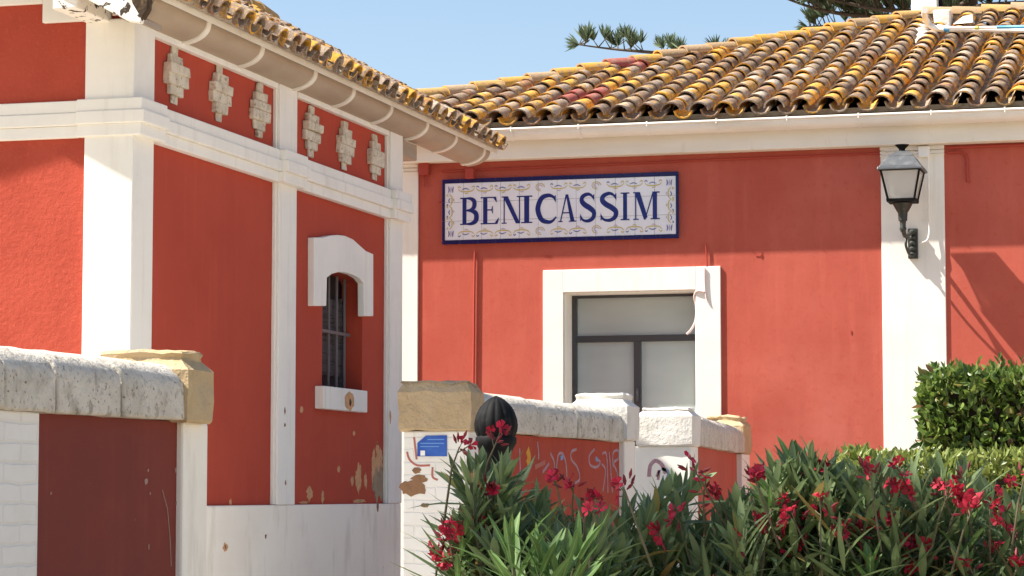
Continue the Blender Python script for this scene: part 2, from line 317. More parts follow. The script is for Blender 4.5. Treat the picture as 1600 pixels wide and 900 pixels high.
# pilasters
for a, b in ((626, 653), (1377.5, 1477)):
    x0 = atY(a, 400, YW - .02).x; x1 = atY(b, 400, YW - .02).x
    p = MB(); p.box(x0, x1, YW - .02, YW - .001, 0, ZT); po = p.build('pilaster', 'white', B, bevel=.006)
    c = MB()
    for k, (za, zb, pr) in enumerate(((5.085, 5.105, .034), (5.12, 5.14, .040), (5.155, ZT - .002, .050))): c.box(x0 - .004, x1 + .004, YW - pr, YW - .021, za, zb)
    c.build('capital_moulding', 'white', po, bevel=.004)
# cornice, gutter, straps
XE0 = XL - .38
co = MB(); co.box(XE0 + .12, XR + .3, YW - .18, YW - .002, ZT, 5.44); co.box(XE0 + .12, XR + .3, YW - .15, YW - .003, 5.44, 5.52)
co.build('cornice', 'cream', B, bevel=.008)
gz, gr, gy = 5.475, .105, YW - .275
gu = MB(); prof = [(gy + gr * math.cos(math.radians(a)), gz + gr * math.sin(math.radians(a))) for a in range(180, 361, 15)]
prof2 = [(gy + (gr - .008) * math.cos(math.radians(a)), gz + (gr - .008) * math.sin(math.radians(a))) for a in range(360, 179, -15)]
pr = prof + prof2
gu.prism(pr, lambda u, v, d: (d, u, v), XE0, XR + .3)
gu.tube([(XE0, gy - gr - .004, gz + .005), (XR + .3, gy - gr - .004, gz + .005)], .016, 8)
G = gu.build('gutter', 'gutter_white', B, smooth=35)
st = MB(); x = XE0 + .5
sx = atY(803, 200, gy).x; dx = atY(908, 200, gy).x - sx
k = -3
while sx + k * dx < XR:
    xx = sx + k * dx
    if xx > XE0:
        s2 = MB(); ps = arc((gy, gz), gr + .007, 180, 360, 12) + arc((gy, gz), gr + .001, 360, 180, 12)
        s2.prism(ps, lambda u, v, d: (d, u, v), xx - .014, xx + .014)
        s2.tube([(xx, gy - gr - .008, gz - .02), (xx, gy - gr - .006, gz + .03)], .012, 6)
        s2.build('strap', 'gutter_white', G, smooth=35)
    k += 1
# window trim + window
ox0 = atY(847, 500, YW - .06).x; ox1 = atY(1125, 500, YW - .06).x; ozt = atY(985, 418.5, YW - .06).z
tr = MB(); tr.box(ox0, ix0, YW - .025, YW - .001, izb - .2, ozt); tr.box(ix1, ox1, YW - .025, YW - .001, izb - .2, ozt); tr.box(ix0, ix1, YW - .025, YW - .001, izt, ozt)
tr.box(ix0, ix1, YW - .12, YW - .001, izb - .2, izb)
tr.box(ix0 - .001, ix0 + .012, YW, YW + .36, izb, izt); tr.box(ix1 - .012, ix1 + .001, YW, YW + .36, izb, izt); tr.box(ix0 + .012, ix1 - .012, YW, YW + .36, izt - .012, izt + .001)
WN = tr.build('window', 'white', B, bevel=.005)
yf = YW + .33; fr = MB(); fw = .055; wx0, wx1, wzt = ix0 + .012, ix1 - .012, izt - .012
trz = atY(990, 529, yf).z; mx = atY(997, 600, yf).x
fr.box(wx0, wx0 + fw, yf - .03, yf + .03, izb, wzt); fr.box(wx1 - fw, wx1, yf - .03, yf + .03, izb, wzt); fr.box(wx0 + fw, wx1 - fw, yf - .03, yf + .03, wzt - .03, wzt)
fr.box(wx0 + fw, wx1 - fw, yf - .035, yf + .03, trz - .035, trz + .035); fr.box(mx - .04, mx + .04, yf - .034, yf + .03, izb, trz - .035)
fr.box(wx0 + fw, mx - .04, yf - .03, yf + .03, izb, izb + .06); fr.box(mx + .04, wx1 - fw, yf - .03, yf + .03, izb, izb + .06)
fr.build('window_frame', 'frame', WN, bevel=.004)
for (a, b, c, d) in ((wx0 + fw, wx1 - fw, trz + .035, wzt - .03), (wx0 + fw, mx - .04, izb + .06, trz - .035), (mx + .04, wx1 - fw, izb + .06, trz - .035)):
    q = MB(); q.box(a, b, yf + .005, yf + .015, c, d); q.build('pane', 'pane', WN)
h = MB(); hz = atY(999, 617, yf - .04).z; h.box(mx - .01, mx + .012, yf - .065, yf - .0345, hz - .07, hz + .07); h.build('handle', 'lantern_roof', WN, bevel=.003)
# roof -----------------------------------------------------------
YE = YW - .335; ZE = 5.55; X0 = XE0 - .12; DR = 6.5; TA = .318
AL = math.atan(TA); es = Vector((0, math.cos(AL), math.sin(AL))); nn = Vector((0, -math.sin(AL), math.cos(AL)))
RP = Vector((0, YE, ZE))
dk = MB(); xr = XR + .5; zr = ZE + DR * TA; e = .04
dk.add([(X0, YE + .06, ZE - .03), (xr, YE + .06, ZE - .03), (xr, YE + DR, zr - .05), (X0 + DR, YE + DR, zr - .05), (X0, YE + 2 * DR, ZE - .03), (xr, YE + 2 * DR, ZE - .03)],
       [(0, 1, 2, 3), (4, 0, 3), (5, 4, 3, 2), (0, 4, 5, 1), (1, 5, 2)])
RF = dk.build('roof', 'deck', B)
def roofpt(px, py, lift=0): return atP(px, py, RP + nn * lift, nn)
red_spots = [roofpt(975, 96, .1), roofpt(990, 104, .1), roofpt(900, 152, .1), roofpt(912, 148, .1), roofpt(893, 160, .1)]
def shell(mb, p, ex, up, ax, L, r0, h0, r1, h1, th, rnd, inv=False, mi=0, n=8):
    """one clay tile: p = low end centre, ax = up the slope; opens down (or up when inv)"""
    o = len(mb.v); sg = -1 if inv else 1
    for (d, r, hh) in ((0, r0, h0), (L, r1, h1)):
        for j in range(n + 1):
            a = PI * j / n; mb.v.append(p + ax * d + ex * (math.cos(a) * r) + up * (math.sin(a) * hh * sg))
        for j in range(n + 1):
            a = PI * j / n; mb.v.append(p + ax * d + ex * (math.cos(a) * (r - th)) + up * (math.sin(a) * (hh - th) * sg))
    m1 = n + 1; q = 2 * m1
    for j in range(n):
        mb.f.append((o + j, o + j + 1, o + q + j + 1, o + q + j)); mb.f.append((o + m1 + j + 1, o + m1 + j, o + q + m1 + j, o + q + m1 + j + 1))
        mb.f.append((o + m1 + j, o + m1 + j + 1, o + j + 1, o + j)); mb.mi += [mi] * 3
tl = MB(); pn = MB(); SP = .277; kx = 0; EXP = .395
x = X0 + .18
LIM = {}
while x < xr - .1:
    # cover column
    dmax = min(x - X0 - .05, DR - .05) / math.cos(AL); c = 0; wob = R.uniform(-.012, .012)
    while c * EXP < dmax:
        d = c * EXP; L = min(.51, dmax - d + .12)
        p = RP + Vector((x + wob + R.uniform(-.010, .010), 0, 0)) + es * (d - .03 + R.uniform(-.02, .02) * (c > 0)) + nn * (.055 + R.uniform(-.004, .010))
        ax = (es + Vector((R.uniform(-.03, .03), 0, 0)) - nn * .045).normalized()
        s0 = R.uniform(.95, 1.05); mi = 0
        if any((p - q).length < .26 for q in red_spots): mi = 1
        shell(tl, p, Vector((1, 0, 0)), nn, ax, L, R.uniform(.104, .116) * s0, R.uniform(.092, .102) * s0, .090 * s0, .078 * s0, .016, R, mi=mi)
        c += 1
    # pan column
    xp = x + SP / 2; dmax = min(xp - X0 - .05, DR - .05) / math.cos(AL); c = 0
    while c * EXP < dmax:
        d = c * EXP; L = min(.51, dmax - d + .1)
        p = RP + Vector((xp + R.uniform(-.008, .008), 0, 0)) + es * (d - .045 + R.uniform(-.015, .015)) + nn * (.072 + R.uniform(-.004, .006))
        shell(pn, p, Vector((1, 0, 0)), nn, (es - nn * .02).normalized(), L, R.uniform(.100, .110), .088, .09, .078, .016, R, inv=True, n=6); c += 1
    x += SP + R.uniform(-.006, .006)
tl.build('cover_tiles', ['tile', 'tile_red'], RF, smooth=50); pn.build('pan_tiles', 'tile', RF, smooth=50)
# hip and ridge tiles with mortar
hd = MB(); c0 = Vector((X0, YE, ZE)); c1 = Vector((X0 + DR, YE + DR, zr)); hv = (c1 - c0); HL = hv.length; hv.normalize()
hx = Vector((1, -1, 0)).normalized(); hu = hx.cross(hv); hu = hu if hu.z > 0 else -hu
d = .12
while d < HL - .1:
    p = c0 + hv * d + hu * (.075 + R.uniform(-.01, .02)); mi = 1 if abs(d - (roofpt(975, 96).x - X0) * HL / DR) < .22 else 0
    shell(hd, p, hx, hu, (hv - hu * .05).normalized(), .46, .125, .12, .10, .10, .018, R, mi=mi); d += .37
d = 0
while X0 + DR + d < xr:
    p = Vector((X0 + DR + d, YE + DR, zr + .085 + R.uniform(-.01, .015))); shell(hd, p, Vector((0, -1, 0)), Vector((0, 0, 1)), Vector((1, 0, -.03)).normalized(), .46, .125, .12, .10, .10, .018, R); d += .37
hd.build('ridge_tiles', ['ridge', 'tile_red'], RF, smooth=50)
mo = MB(); mo.tube([c0 + hv * .1 + hu * .04, c1 + hu * .04], .075, 8); mo.tube([c1 + hu * .04, Vector((xr, YE + DR, zr + .04))], .075, 8)
mo.box(X0 + .1, xr, YE + .08, YE + .2, ZE - .035, ZE + .03)
mo.build('mortar', 'mortar', RF)
# conduits / junction boxes on the wall
def wtube(pts, r, mt, name, parent, Y=YW - .02):
    t = MB(); t.tube([atY(a, b, Y) for a, b in pts], r, 8); return t.build(name, mt, parent, smooth=40)
wtube([(690, 268), (760, 264.5), (900, 259), (1100, 250), (1240, 244.5), (1376, 239)], .012, 'conduit_red', 'conduit', B)
wtube([(668, 256), (720, 252.5), (1100, 238), (1376, 227)], .010, 'conduit_red', 'conduit', B, YW - .015)
wtube([(1479, 239), (1500, 237), (1509, 242), (1511, 250), (1512, 285)], .014, 'conduit_red', 'conduit', B)
wtube([(1479, 231), (1604, 226)], .013, 'conduit_red', 'conduit', B)
wtube([(742, 392), (741, 480), (740, 600), (739, 700)], .012, 'conduit_red', 'conduit', B)
wtube([(1103, 381), (1104, 398), (1104.5, 416)], .008, 'conduit_red', 'conduit', B)
for a, b, c, d, mt in ((655, 254, 670, 273, 'conduit_red'), (728, 263, 741, 279, 'conduit_red'), (1435, 229, 1453, 245, 'plastic')):
    p0 = atY(a, b, YW - .07); p1 = atY(c, d, YW - .07); q = MB(); yb = YW - .0215 if mt == 'plastic' else YW - .001
    q.box(p0.x, p1.x, YW - .10, yb, p1.z, p0.z); q.build('junction_box', mt, B, bevel=.008)
t = MB(); t.tube([atY(662, 273, YW - .03), atY(663, 292, YW - .03)], .012); t.build('conduit', 'conduit_red', B)
cb = MB(); cb.tube(spline([atY(1450, 245, YW - .062), atY(1451, 300, YW - .062), atY(1451.5, 345, YW - .062), atY(1452, 364, YW - .065), atY(1448, 376, YW - .08), atY(1437, 380, YW - .09)], 6), .010); cb.build('conduit', 'plastic', B, smooth=40)
for zz, in ((234,), (240,)):
    wtube([(1380, zz + 1), (1475, zz - 3)], .006, 'plastic', 'conduit', B, YW - .085)
# small nicks
rr = random.Random(3)
nk = MB()
for (a, b, ww, hh) in ((1187, 400, .09, .012), (1190, 398, .012, .07), (688, 316, .05, .02), (857, 400, .08, .012), (1330, 520, .012, .05)):
    p = atY(a, b, YW); nk = MB(); nk.prism(blob(p.x, p.z, ww, hh, rr, 8), XZ(YW), .0005, .006); nk.build('render_scar', 'conduit_red', B)

# ---- tile sign -------------------------------------------------
YS = YW - .035
s00 = atY(691, 281, YS); s11 = atY(1061, 371, YS); sx0, sx1 = s00.x, s11.x; sz1 = (atY(691, 281, YS).z + atY(1061, 267.5, YS).z) / 2; sz0 = (atY(691, 382.5, YS).z + atY(1061, 372, YS).z) / 2
S = thing('tile_sign', 'white tiled place-name sign reading BENICASSIM in blue serif capitals', 'sign', ((sx0 + sx1) / 2, YS, sz0))
bw = .075
q = MB(); q.box(sx0 + .02, sx1 - .02, YS + .012, YW - .001, sz0 + .02, sz1 - .02); q.build('backing', 'mortar', S)
q = MB()
def strip(x0, x1, z0, z1, n, horiz):
    for i in range(n):
        if horiz: a = x0 + (x1 - x0) * i / n; b = x0 + (x1 - x0) * (i + 1) / n; q.box(a + .0012, b - .0012, YS - .012, YS + .012, z0, z1)
        else: a = z0 + (z1 - z0) * i / n; b = z0 + (z1 - z0) * (i + 1) / n; q.box(x0, x1, YS - .012, YS + .012, a + .0012, b - .0012)
strip(sx0, sx1, sz1 - bw * .60, sz1, 13, True); strip(sx0, sx1, sz0, sz0 + bw * .60, 13, True)
strip(sx0, sx0 + bw * .42, sz0 + bw * .60, sz1 - bw * .60, 3, False); strip(sx1 - bw * .42, sx1, sz0 + bw * .60, sz1 - bw * .60, 3, False)
q.build('tile_frame', 'tile_blue', S, bevel=.006)
tx0, tx1, tz0, tz1 = sx0 + bw * .42, sx1 - bw * .42, sz0 + bw * .60, sz1 - bw * .60
q = MB(); TW = tx1 - tx0; TH = tz1 - tz0
xs = [tx0] + [tx0 + TW * ((a - 62) / 1438) for a in (180, 297, 415, 533, 652, 770, 888, 1008, 1130, 1250, 1370)] + [tx1]
zs = [tz0, tz0 + TH * .335, tz0 + TH * .665, tz1]
for i in range(len(xs) - 1):
    for j in range(3):
        jy = R.uniform(-.001, .001); q.box(xs[i] + .0014, xs[i + 1] - .0014, YS - .004 + jy, YS + .012, zs[j] + .0014, zs[j + 1] - .0014)
q.build('white_tiles', 'tile_white', S, bevel=.002)
FS = XZ(YS - .0055)
GL = {}
def rect(x0, x1, y0, y1): return ('p', [(x0, y0), (x1, y0), (x1, y1), (x0, y1)])
def rib(pts, w0, w1, n=7): return ('r', spline([(a, b, 0) for a, b in pts], n), lambda t, w0=w0, w1=w1: w0 + (w1 - w0) * max(0, math.sin(PI * t)) ** 1.3)
GL['B'] = [rect(.10, .27, 0, 1), rect(0, .3, .955, 1), rect(0, .3, 0, .045), rib([(.25, .972), (.45, .955), (.60, .86), (.60, .66), (.47, .55), (.25, .525)], .05, .18), rib([(.25, .525), (.50, .505), (.68, .40), (.68, .16), (.50, .045), (.25, .028)], .05, .20)]
GL['E'] = [rect(.10, .27, 0, 1), rect(0, .62, .955, 1), rect(0, .68, 0, .045), rect(.25, .46, .50, .545), ('p', [(.62, 1), (.655, .80), (.63, .80), (.52, .955)]), ('p', [(.68, 0), (.74, .22), (.715, .22), (.57, .045)]), ('p', [(.44, .545), (.47, .66), (.49, .66), (.49, .39), (.47, .39), (.44, .50)])]
GL['N'] = [rect(.09, .135, 0, 1), rect(0, .22, 0, .04), rect(.0, .14, .96, 1), ('p', [(.06, 1), (.27, 1), (.80, 0), (.62, 0)]), rect(.755, .80, .0, 1), rect(.66, .90, .96, 1)]
GL['I'] = [rect(.11, .29, 0, 1), rect(0, .40, .955, 1), rect(0, .40, 0, .045)]
GL['C'] = [rib([(.74, .78), (.66, .92), (.46, .985), (.20, .88), (.06, .5), (.20, .12), (.46, .015), (.64, .06), (.77, .2)], .055, .19), ('p', [(.755, .70), (.755, .98), (.73, .98), (.68, .88), (.72, .78)])]
GL['A'] = [('p', [(.07, 0), (.12, 0), (.40, .93), (.37, 1), (.35, 1)]), ('p', [(.36, 1), (.47, 1), (.78, 0), (.58, 0)]), rect(.20, .56, .31, .355), rect(0, .20, 0, .04), rect(.50, .86, 0, .04)]
GL['S'] = [rib([(.60, .80), (.50, .93), (.34, .985), (.13, .90), (.09, .74), (.22, .60), (.44, .47), (.60, .32), (.56, .12), (.36, .015), (.14, .05), (.03, .20)], .06, .20, 6), ('p', [(.62, .70), (.62, .98), (.595, .98), (.55, .90), (.59, .78)]), ('p', [(.02, .30), (.02, .02), (.045, .02), (.08, .09), (.05, .2)])]
GL['M'] = [rect(.08, .125, 0, 1), rect(0, .22, 0, .04), rect(0, .14, .96, 1), ('p', [(.06, 1), (.27, 1), (.57, .10), (.48, 0), (.43, 0)]), ('p', [(.45, .0), (.49, .0), (.83, 1), (.78, 1)]), rect(.78, .95, 0, 1), rect(.70, 1.06, 0, .045), rect(.77, 1.06, .955, 1)]
GW = {'B': .72, 'E': .74, 'N': .9, 'I': .4, 'C': .78, 'A': .86, 'S': .64, 'M': 1.06}
lt = MB()
for ch, a, b in (('B', 160, 266), ('E', 290, 406), ('N', 422, 553), ('I', 545, 615), ('C', 640, 766), ('A', 778, 890), ('S', 910, 1004), ('S', 1036, 1140), ('I', 1163, 1217), ('M', 1240, 1402)):
    x0 = tx0 + TW * (a - 62) / 1438; x1 = tx0 + TW * (b - 62) / 1438; kx_ = (x1 - x0) / GW[ch]; z0 = tz0 + TH * .262; hz = TH * .478
    fn = lambda u, v, d, x0=x0, kx_=kx_, z0=z0, hz=hz: FS(x0 + u * kx_, z0 + v * hz, d)
    for i, gph in enumerate(GL[ch]):
        dd = .0012 + .0003 * i
        if gph[0] == 'p': lt.prism(gph[1], fn, 0, dd)
        else: ribbon(lt, gph[1], gph[2], fn, dd)
lt.build('lettering', 'letter', S)
sb = MB()
def motif(cx, cz, flip, L, horiz=True, seed=0):
    rnd = random.Random(seed)
    def fn(u, v, d):
        v = v * flip
        return FS(cx + u, cz + v, d) if horiz else FS(cx + v, cz + u, d)
    wv = lambda a: (lambda t: a * (.35 + .65 * math.sin(PI * t)))
    ribbon(sb, spline([(-L * .45, .010, 0), (-L * .30, -.016, 0), (0, -.022, 0), (L * .30, -.014, 0), (L * .45, .014, 0)], 5), wv(.013), fn, .0008, 0)
    ribbon(sb, spline([(-L * .46, .022, 0), (-L * .38, .034, 0), (-L * .30, .020, 0)], 4), wv(.012), fn, .0010, 1 if seed % 3 else 0)
    ribbon(sb, spline([(L * .46, .022, 0), (L * .38, .036, 0), (L * .28, .018, 0)], 4), wv(.012), fn, .0011, 0)
    ribbon(sb, spline([(-L * .24, .000, 0), (-L * .05, .014, 0), (L * .16, .000, 0)], 4), wv(.012), fn, .0012, 1)
    ribbon(sb, spline([(-L * .10, -.036, 0), (0, -.044, 0), (L * .12, -.034, 0)], 4), wv(.010), fn, .0013, 2 if seed % 2 else 0)
nm = 11
for i in range(nm):
    cx = tx0 + .14 + (TW - .28) * (i + .5) / nm
    L = (TW - .28) / nm
    if i in (4, 7):
        for zc, fl in ((tz1 - .075, 1), (tz0 + .075, -1)):
            for r_, mi_ in ((.040, 0), (.022, 2)):
                ribbon(sb, [(cx + r_ * 1.2 * math.cos(2 * PI * j / 14), zc + r_ * math.sin(2 * PI * j / 14)) for j in range(12)], .009, FS, .001 + .0002 * mi_, mi_)
    else:
        motif(cx, tz1 - .075, 1, L, True, i); motif(cx, tz0 + .070, -1, L, True, i + 1)
for i in range(3):
    cz = tz0 + .12 + (TH - .24) * (i + .5) / 3; motif(tx0 + .06, cz, -1, (TH - .2) / 3, False, i); motif(tx1 - .06, cz, 1, (TH - .2) / 3, False, i + 1)
for cx, cz in ((tx0 + .07, tz0 + .07), (tx1 - .07, tz0 + .07), (tx0 + .07, tz1 - .07), (tx1 - .07, tz1 - .07)):
    for k in range(3): ribbon(sb, spline([(cx - .03 + .025 * k, cz - .035, 0), (cx - .02 + .02 * k, cz, 0), (cx - .03 + .03 * k, cz + .035, 0)], 4), lambda t: .012 * math.sin(PI * t) + .002, FS, .0012, 1 if k != 1 else 2)
sb.build('scroll_border', ['scroll_y', 'scroll_b', 'scroll_m'], S)

# ---- wall lamp --------------------------------------------------
pl = atY(1426.5, 380, YW - .06); LA = .42
LX = atY(1410, 280, YW - .05 - LA).x; LY = YW - .05 - LA
zf = lambda py: atY(1410, py, LY).z
LP = thing('wall_lamp', 'black four-sided lantern on an iron wall bracket on the white pilaster', 'lamp', (pl.x, YW - .05, pl.z))
q = MB(); pz0, pz1 = atY(1426, 404, YW - .07).z, atY(1426, 357, YW - .07).z
q.box(pl.x - .05, pl.x + .05, YW - .085, YW - .021, pz0, pz1)
for k in range(5): q.lathe((pl.x, YW - .09, pz0 + .04 + k * (pz1 - pz0 - .08) / 4), [(.006, -.03), (.032, -.015), (.036, .01), (.01, .03)], 10)
q.build('wall_plate', 'iron_green', LP, bevel=.006)
q = MB(); zb = zf(357)
q.tube(spline([(pl.x, YW - .08, pz1 - .04), (pl.x + (LX - pl.x) * .35, YW - .2, pz1 - .07), (pl.x + (LX - pl.x) * .8, YW - .38, zb - .07), (LX, LY, zb)], 6), [.022] * 19, 8)
q.tube(spline([(pl.x, YW - .08, pz0 + .05), (pl.x + (LX - pl.x) * .4, YW - .2, pz0 + .03), (pl.x + (LX - pl.x) * .8, YW - .33, zb - .16), (pl.x + (LX - pl.x) * .7, YW - .3, zb - .07)], 6), [.014] * 19, 8)
q.build('bracket_arm', 'iron_green', LP, smooth=40)
q = MB(); q.lathe((LX, LY, zb), [(.022, -.04), (.03, -.02), (.036, 0), (.028, .02), (.032, .07), (.045, .08), (.046, .12), (.05, .16), (.062, zf(330) - zb), (.105, zf(318) - zb)], 12); q.build('lamp_neck', 'iron_green', LP, smooth=40)
zb0, zb1 = zf(312), zf(266); wb, wt = .27, .395
q = MB(); q.frustum((LX, LY), wb + .02, wb + .02, wb + .03, wb + .03, zb0 - .03, zb0)
for sxn in (-1, 1):
    for syn in (-1, 1): q.tube([(LX + sxn * wb / 2, LY + syn * wb / 2, zb0), (LX + sxn * wt / 2, LY + syn * wt / 2, zb1)], .012, 6)
q.frustum((LX, LY), wt + .02, wt + .02, wt + .02, wt + .02, zb1 - .02, zb1)
q.build('lantern_frame', 'iron', LP)
for k in range(4):
    a = PI / 2 * k; ca, sa = math.cos(a), math.sin(a); vs = []
    for (ww, z) in ((wb, zb0 + .004), (wt, zb1 - .022)):
        for sg in (-1, 1): 
            u, v = sg * (ww / 2 - .012), -(ww / 2 - .004); vs.append((LX + u * ca - v * sa, LY + u * sa + v * ca, z))
    for (ww, z) in ((wb, zb0 + .004), (wt, zb1 - .022)):
        for sg in (-1, 1):
            u, v = sg * (ww / 2 - .012), -(ww / 2 - .009); vs.append((LX + u * ca - v * sa, LY + u * sa + v * ca, z))
    q = MB(); q.add(vs, [(0, 1, 3, 2), (4, 6, 7, 5), (0, 2, 6, 4), (1, 5, 7, 3), (2, 3, 7, 6), (0, 4, 5, 1)]); q.build('lantern_glass', 'lamp_glass', LP)
q = MB()
for k in range(6): z = zb0 + .06 + k * .038; q.frustum((LX, LY - .0), .17 + .012 * k, .17 + .012 * k, .20 + .012 * k, .20 + .012 * k, z, z + .03)
q.build('lantern_louvre', 'louvre', LP)
zr0, zr1 = zf(265), zf(237)
q = MB(); q.frustum((LX, LY), .465, .465, .45, .45, zr0 - .02, zr0 + .012); q.frustum((LX, LY), .43, .43, .27, .27, zr0 + .012, zr0 + .012 + (zr1 - zr0) * .62); q.frustum((LX, LY), .27, .27, .12, .12, zr0 + .012 + (zr1 - zr0) * .62, zr1)
q.build('lantern_roof', 'lantern_roof', LP, bevel=.008)
q = MB(); q.lathe((LX, LY, zr1), [(.045, -.01), (.03, .02), (.035, .03), (.07, .065), (.075, .07), (.02, .074)], 14); q.build('lantern_finial', 'iron', LP, smooth=40)

# ---- loose cable by the window
q = MB(); Yc = YW - .037
q.tube(spline([atY(1101, 419, Yc), atY(1101, 440, Yc), atY(1103, 462, Yc), atY(1106, 473, Yc)], 6), .010, 6)
q.tube(spline([atY(1101, 456, Yc - .002), atY(1089, 455, Yc), atY(1085, 464, Yc + .03), atY(1088, 480, Yc + .06), atY(1087, 500, Yc + .08), atY(1080, 515, Yc + .09), atY(1073, 522, Yc + .1)], 6), .012, 6)
tag(q.build('loose_cable', 'cable_pink', smooth=40), 'loose pinkish cable end dangling at the upper right window corner', 'cable')

# ---- roof mast and cables
mp = roofpt(1440, 38, 0)
T = thing('roof_mast', 'square white mast box with white mortar foot standing on the tiled roof', 'mast', (mp.x, mp.y, mp.z))
ym = mp.y + .1
a = atY(1424, 22, ym); b = atY(1464, 0, ym)
q = MB(); q.box(a.x, b.x, ym, ym + .3, a.z, a.z + 1.3); q.build('mast_box', 'plastic', T, bevel=.01)
q = MB(); q.tube([(a.x + .36, ym + .12, a.z - .25), (a.x + .36, ym + .12, a.z + 1.5)], .025, 8); q.build('mast_pole', 'iron', T)
p0 = roofpt(1444, 70, .0); p1 = roofpt(1438, 28, .0)
q = MB()
for k in range(9):
    t_ = k / 8; p = p0.lerp(p1, t_); q.lathe((p.x + R.uniform(-.03, .03), p.y, p.z), [(.12, 0), (.115, .06), (.08, .11), (.02, .13)], 9)
q.box(a.x + .03, b.x - .03, ym + .02, ym + .28, a.z - .45, a.z); q.build('mortar_foot', 'stone', T, smooth=40)
lp = lambda a, b, l: roofpt(a, b, l)
p = roofpt(1474, 36, .1); q = MB(); q.box(p.x - .11, p.x + .09, p.y - .08, p.y + .2, p.z - .1, p.z + .16, jit=.015)
tag(q.build('mortar_block', 'stone_pale', bevel=.02), 'rough pale mortar block lying on the roof tiles beside the mast', 'block')
q = MB(); p = roofpt(1505, 38, .12); q.add([p + Vector(v) for v in ((-.12, -.05, 0), (.12, -.1, 0), (.13, .1, .02), (-.1, .14, .02), (.0, -.02, .10), (.11, 0, .12))], [(0, 1, 5, 4), (1, 2, 5), (2, 3, 4, 5), (3, 0, 4), (0, 3, 2, 1)])
tag(q.build('plastic_scrap', 'plastic'), 'crumpled white plastic sheet on the roof tiles behind the cables', 'plastic sheet')
q = MB(); q.tube(spline([lp(1445, 16, .5), lp(1445, 26, .36), lp(1452, 38, .24), lp(1466, 45, .2), lp(1500, 45.5, .19), lp(1550, 46, .18), lp(1610, 47, .18)], 6), .035, 10)
q.tube([lp(1476, 45.2, .198), lp(1484, 45.3, .196)], .039, 10, mi=1)
cd = q.build('roof_conduit', ['plastic', 'cable_blue'], smooth=40); tag(cd, 'thick white conduit bending down the mast and along the roof tiles', 'conduit')
q = MB(); q.tube(spline([lp(1466, 40, .26), lp(1490, 43.5, .25), lp(1540, 43, .24), lp(1612, 42, .26)], 6), .018, 6); q.tube(spline([lp(1558, 42.5, .262), lp(1580, 42.2, .262), lp(1612, 41.4, .275)], 6), .021, 6, mi=1); q.tube([lp(1524, 43.4, .245), lp(1529, 43.4, .245)], .022, 6, mi=2)
tag(q.build('roof_cable', ['plastic', 'cable_blue', 'cable_yg'], smooth=40), 'thin white cable with blue and yellow tape running above the thick roof conduit', 'cable')

# ================================================================== OUTBUILDING (left)
XF = -7.3; XFP = -7.245                    # facade, pilaster face
yc = atX(207, 300, XFP).y                  # near corner of pilasters
YN = yc + .05                              # gable wall
yfar = atX(629, 450, XFP).y
ZPL = 1.51; ZWT = 4.86
C0 = 2.46 + 1.6; C1 = 2.72 + 1.6
XRG = -9.47; PTL = .27; PT = .54
H = thing('outbuilding', 'small red gabled outbuilding with white pilasters and stepped brick ornaments under the eaves', 'building', (XF, yfar, 0))
# facade wall with arched opening
oy0 = atX(503.5, 500, XF).y; oy1 = atX(566, 500, XF).y; oz0 = atX(535, 608, XF).z; ozs = atX(566, 447, XF).z; oza = atX(537, 425, XF).z
q = MB(); xi = XF - .25; ya, yb_ = YN + .0, yfar - .05
q.box(xi, XF, ya, oy0, 0, ZWT + .05); q.box(xi, XF, oy1, yb_, 0, ZWT + .05); q.box(xi, XF, oy0, oy1, 0, oz0)
n = 12; cy = (oy0 + oy1) / 2; hw = (oy1 - oy0) / 2
ar = [(cy - hw * math.cos(PI * i / n), ozs + (oza - ozs) * math.sin(PI * i / n) ** .9) for i in range(n + 1)]
q.prism(ar + [(oy1, ZWT + .05), (oy0, ZWT + .05)], YZ(XF), -.25, 0)
q.build('facade_wall', 'red_deep', H)
# gable wall and others
q = MB(); gz_ = lambda x: ZWT + .05 + (PT * (XF - x) if x > XRG else PT * (XF - XRG) - PTL * (XRG - x))
xg = 2 * XRG - XF
q.prism([(XF - .25, 0), (XF - .25, gz_(XF - .25)), (XRG, gz_(XRG)), (xg, gz_(xg)), (xg, 0)], XZ(YN), -.25, 0); q.build('gable_wall', 'red_rough', H)
q = MB(); q.prism([(XF - .25, 0), (XF - .25, gz_(XF - .25)), (XRG, gz_(XRG)), (xg, gz_(xg)), (xg, 0)], XZ(yb_), 0, .25); q.box(xg - .001, xg + .25, YN + .25, yb_ - .25, 0, ZWT); q.build('rear_wall', 'red', H)
# plinth
q = MB(); q.box(XF + .001, XFP - .004, yc + .054, yfar - .004, 0, ZPL); q.build('plinth', 'plinth', H, bevel=.012)
q = MB(); q.box(xg, XFP - .004, yc + .004, YN - .001, 0, ZPL); q.build('plinth', 'plinth', H, bevel=.012)
# pilasters: corner is an L of two boxes joined in one mesh
ycw = atX(240, 300, XFP).y; xgw = atY(131, 250, yc).x
q = MB(); q.prism([(xgw, yc), (XFP, yc), (XFP, ycw), (XF + .001, ycw), (XF + .001, YN - .001), (xgw, YN - .001)], lambda u, v, d: (u, v, d), ZPL + .002, ZWT + .02)
q.build('corner_pilaster', 'white', H, bevel=.008)
# pilaster edges leave a thin step on both sides
def fac_pil(a, b):
    y0, y1 = atX(a, 450, XFP).y, atX(b, 450, XFP).y
    q = MB(); q.box(XF + .001, XFP - .022, y0 - .03, y1 + .03, ZPL + .002, ZWT + .012); q.box(XFP - .022, XFP, y0, y1, ZPL + .001, ZWT + .012)
    q.build('pilaster', 'white', H, bevel=.006); return y0, y1
pm = fac_pil(436, 463)
pf = fac_pil(610, 629)
q = MB(); q.box(xg, xg + .42, yc, YN - .001, ZPL + .002, ZWT + .02); q.build('pilaster', 'white', H, bevel=.008)
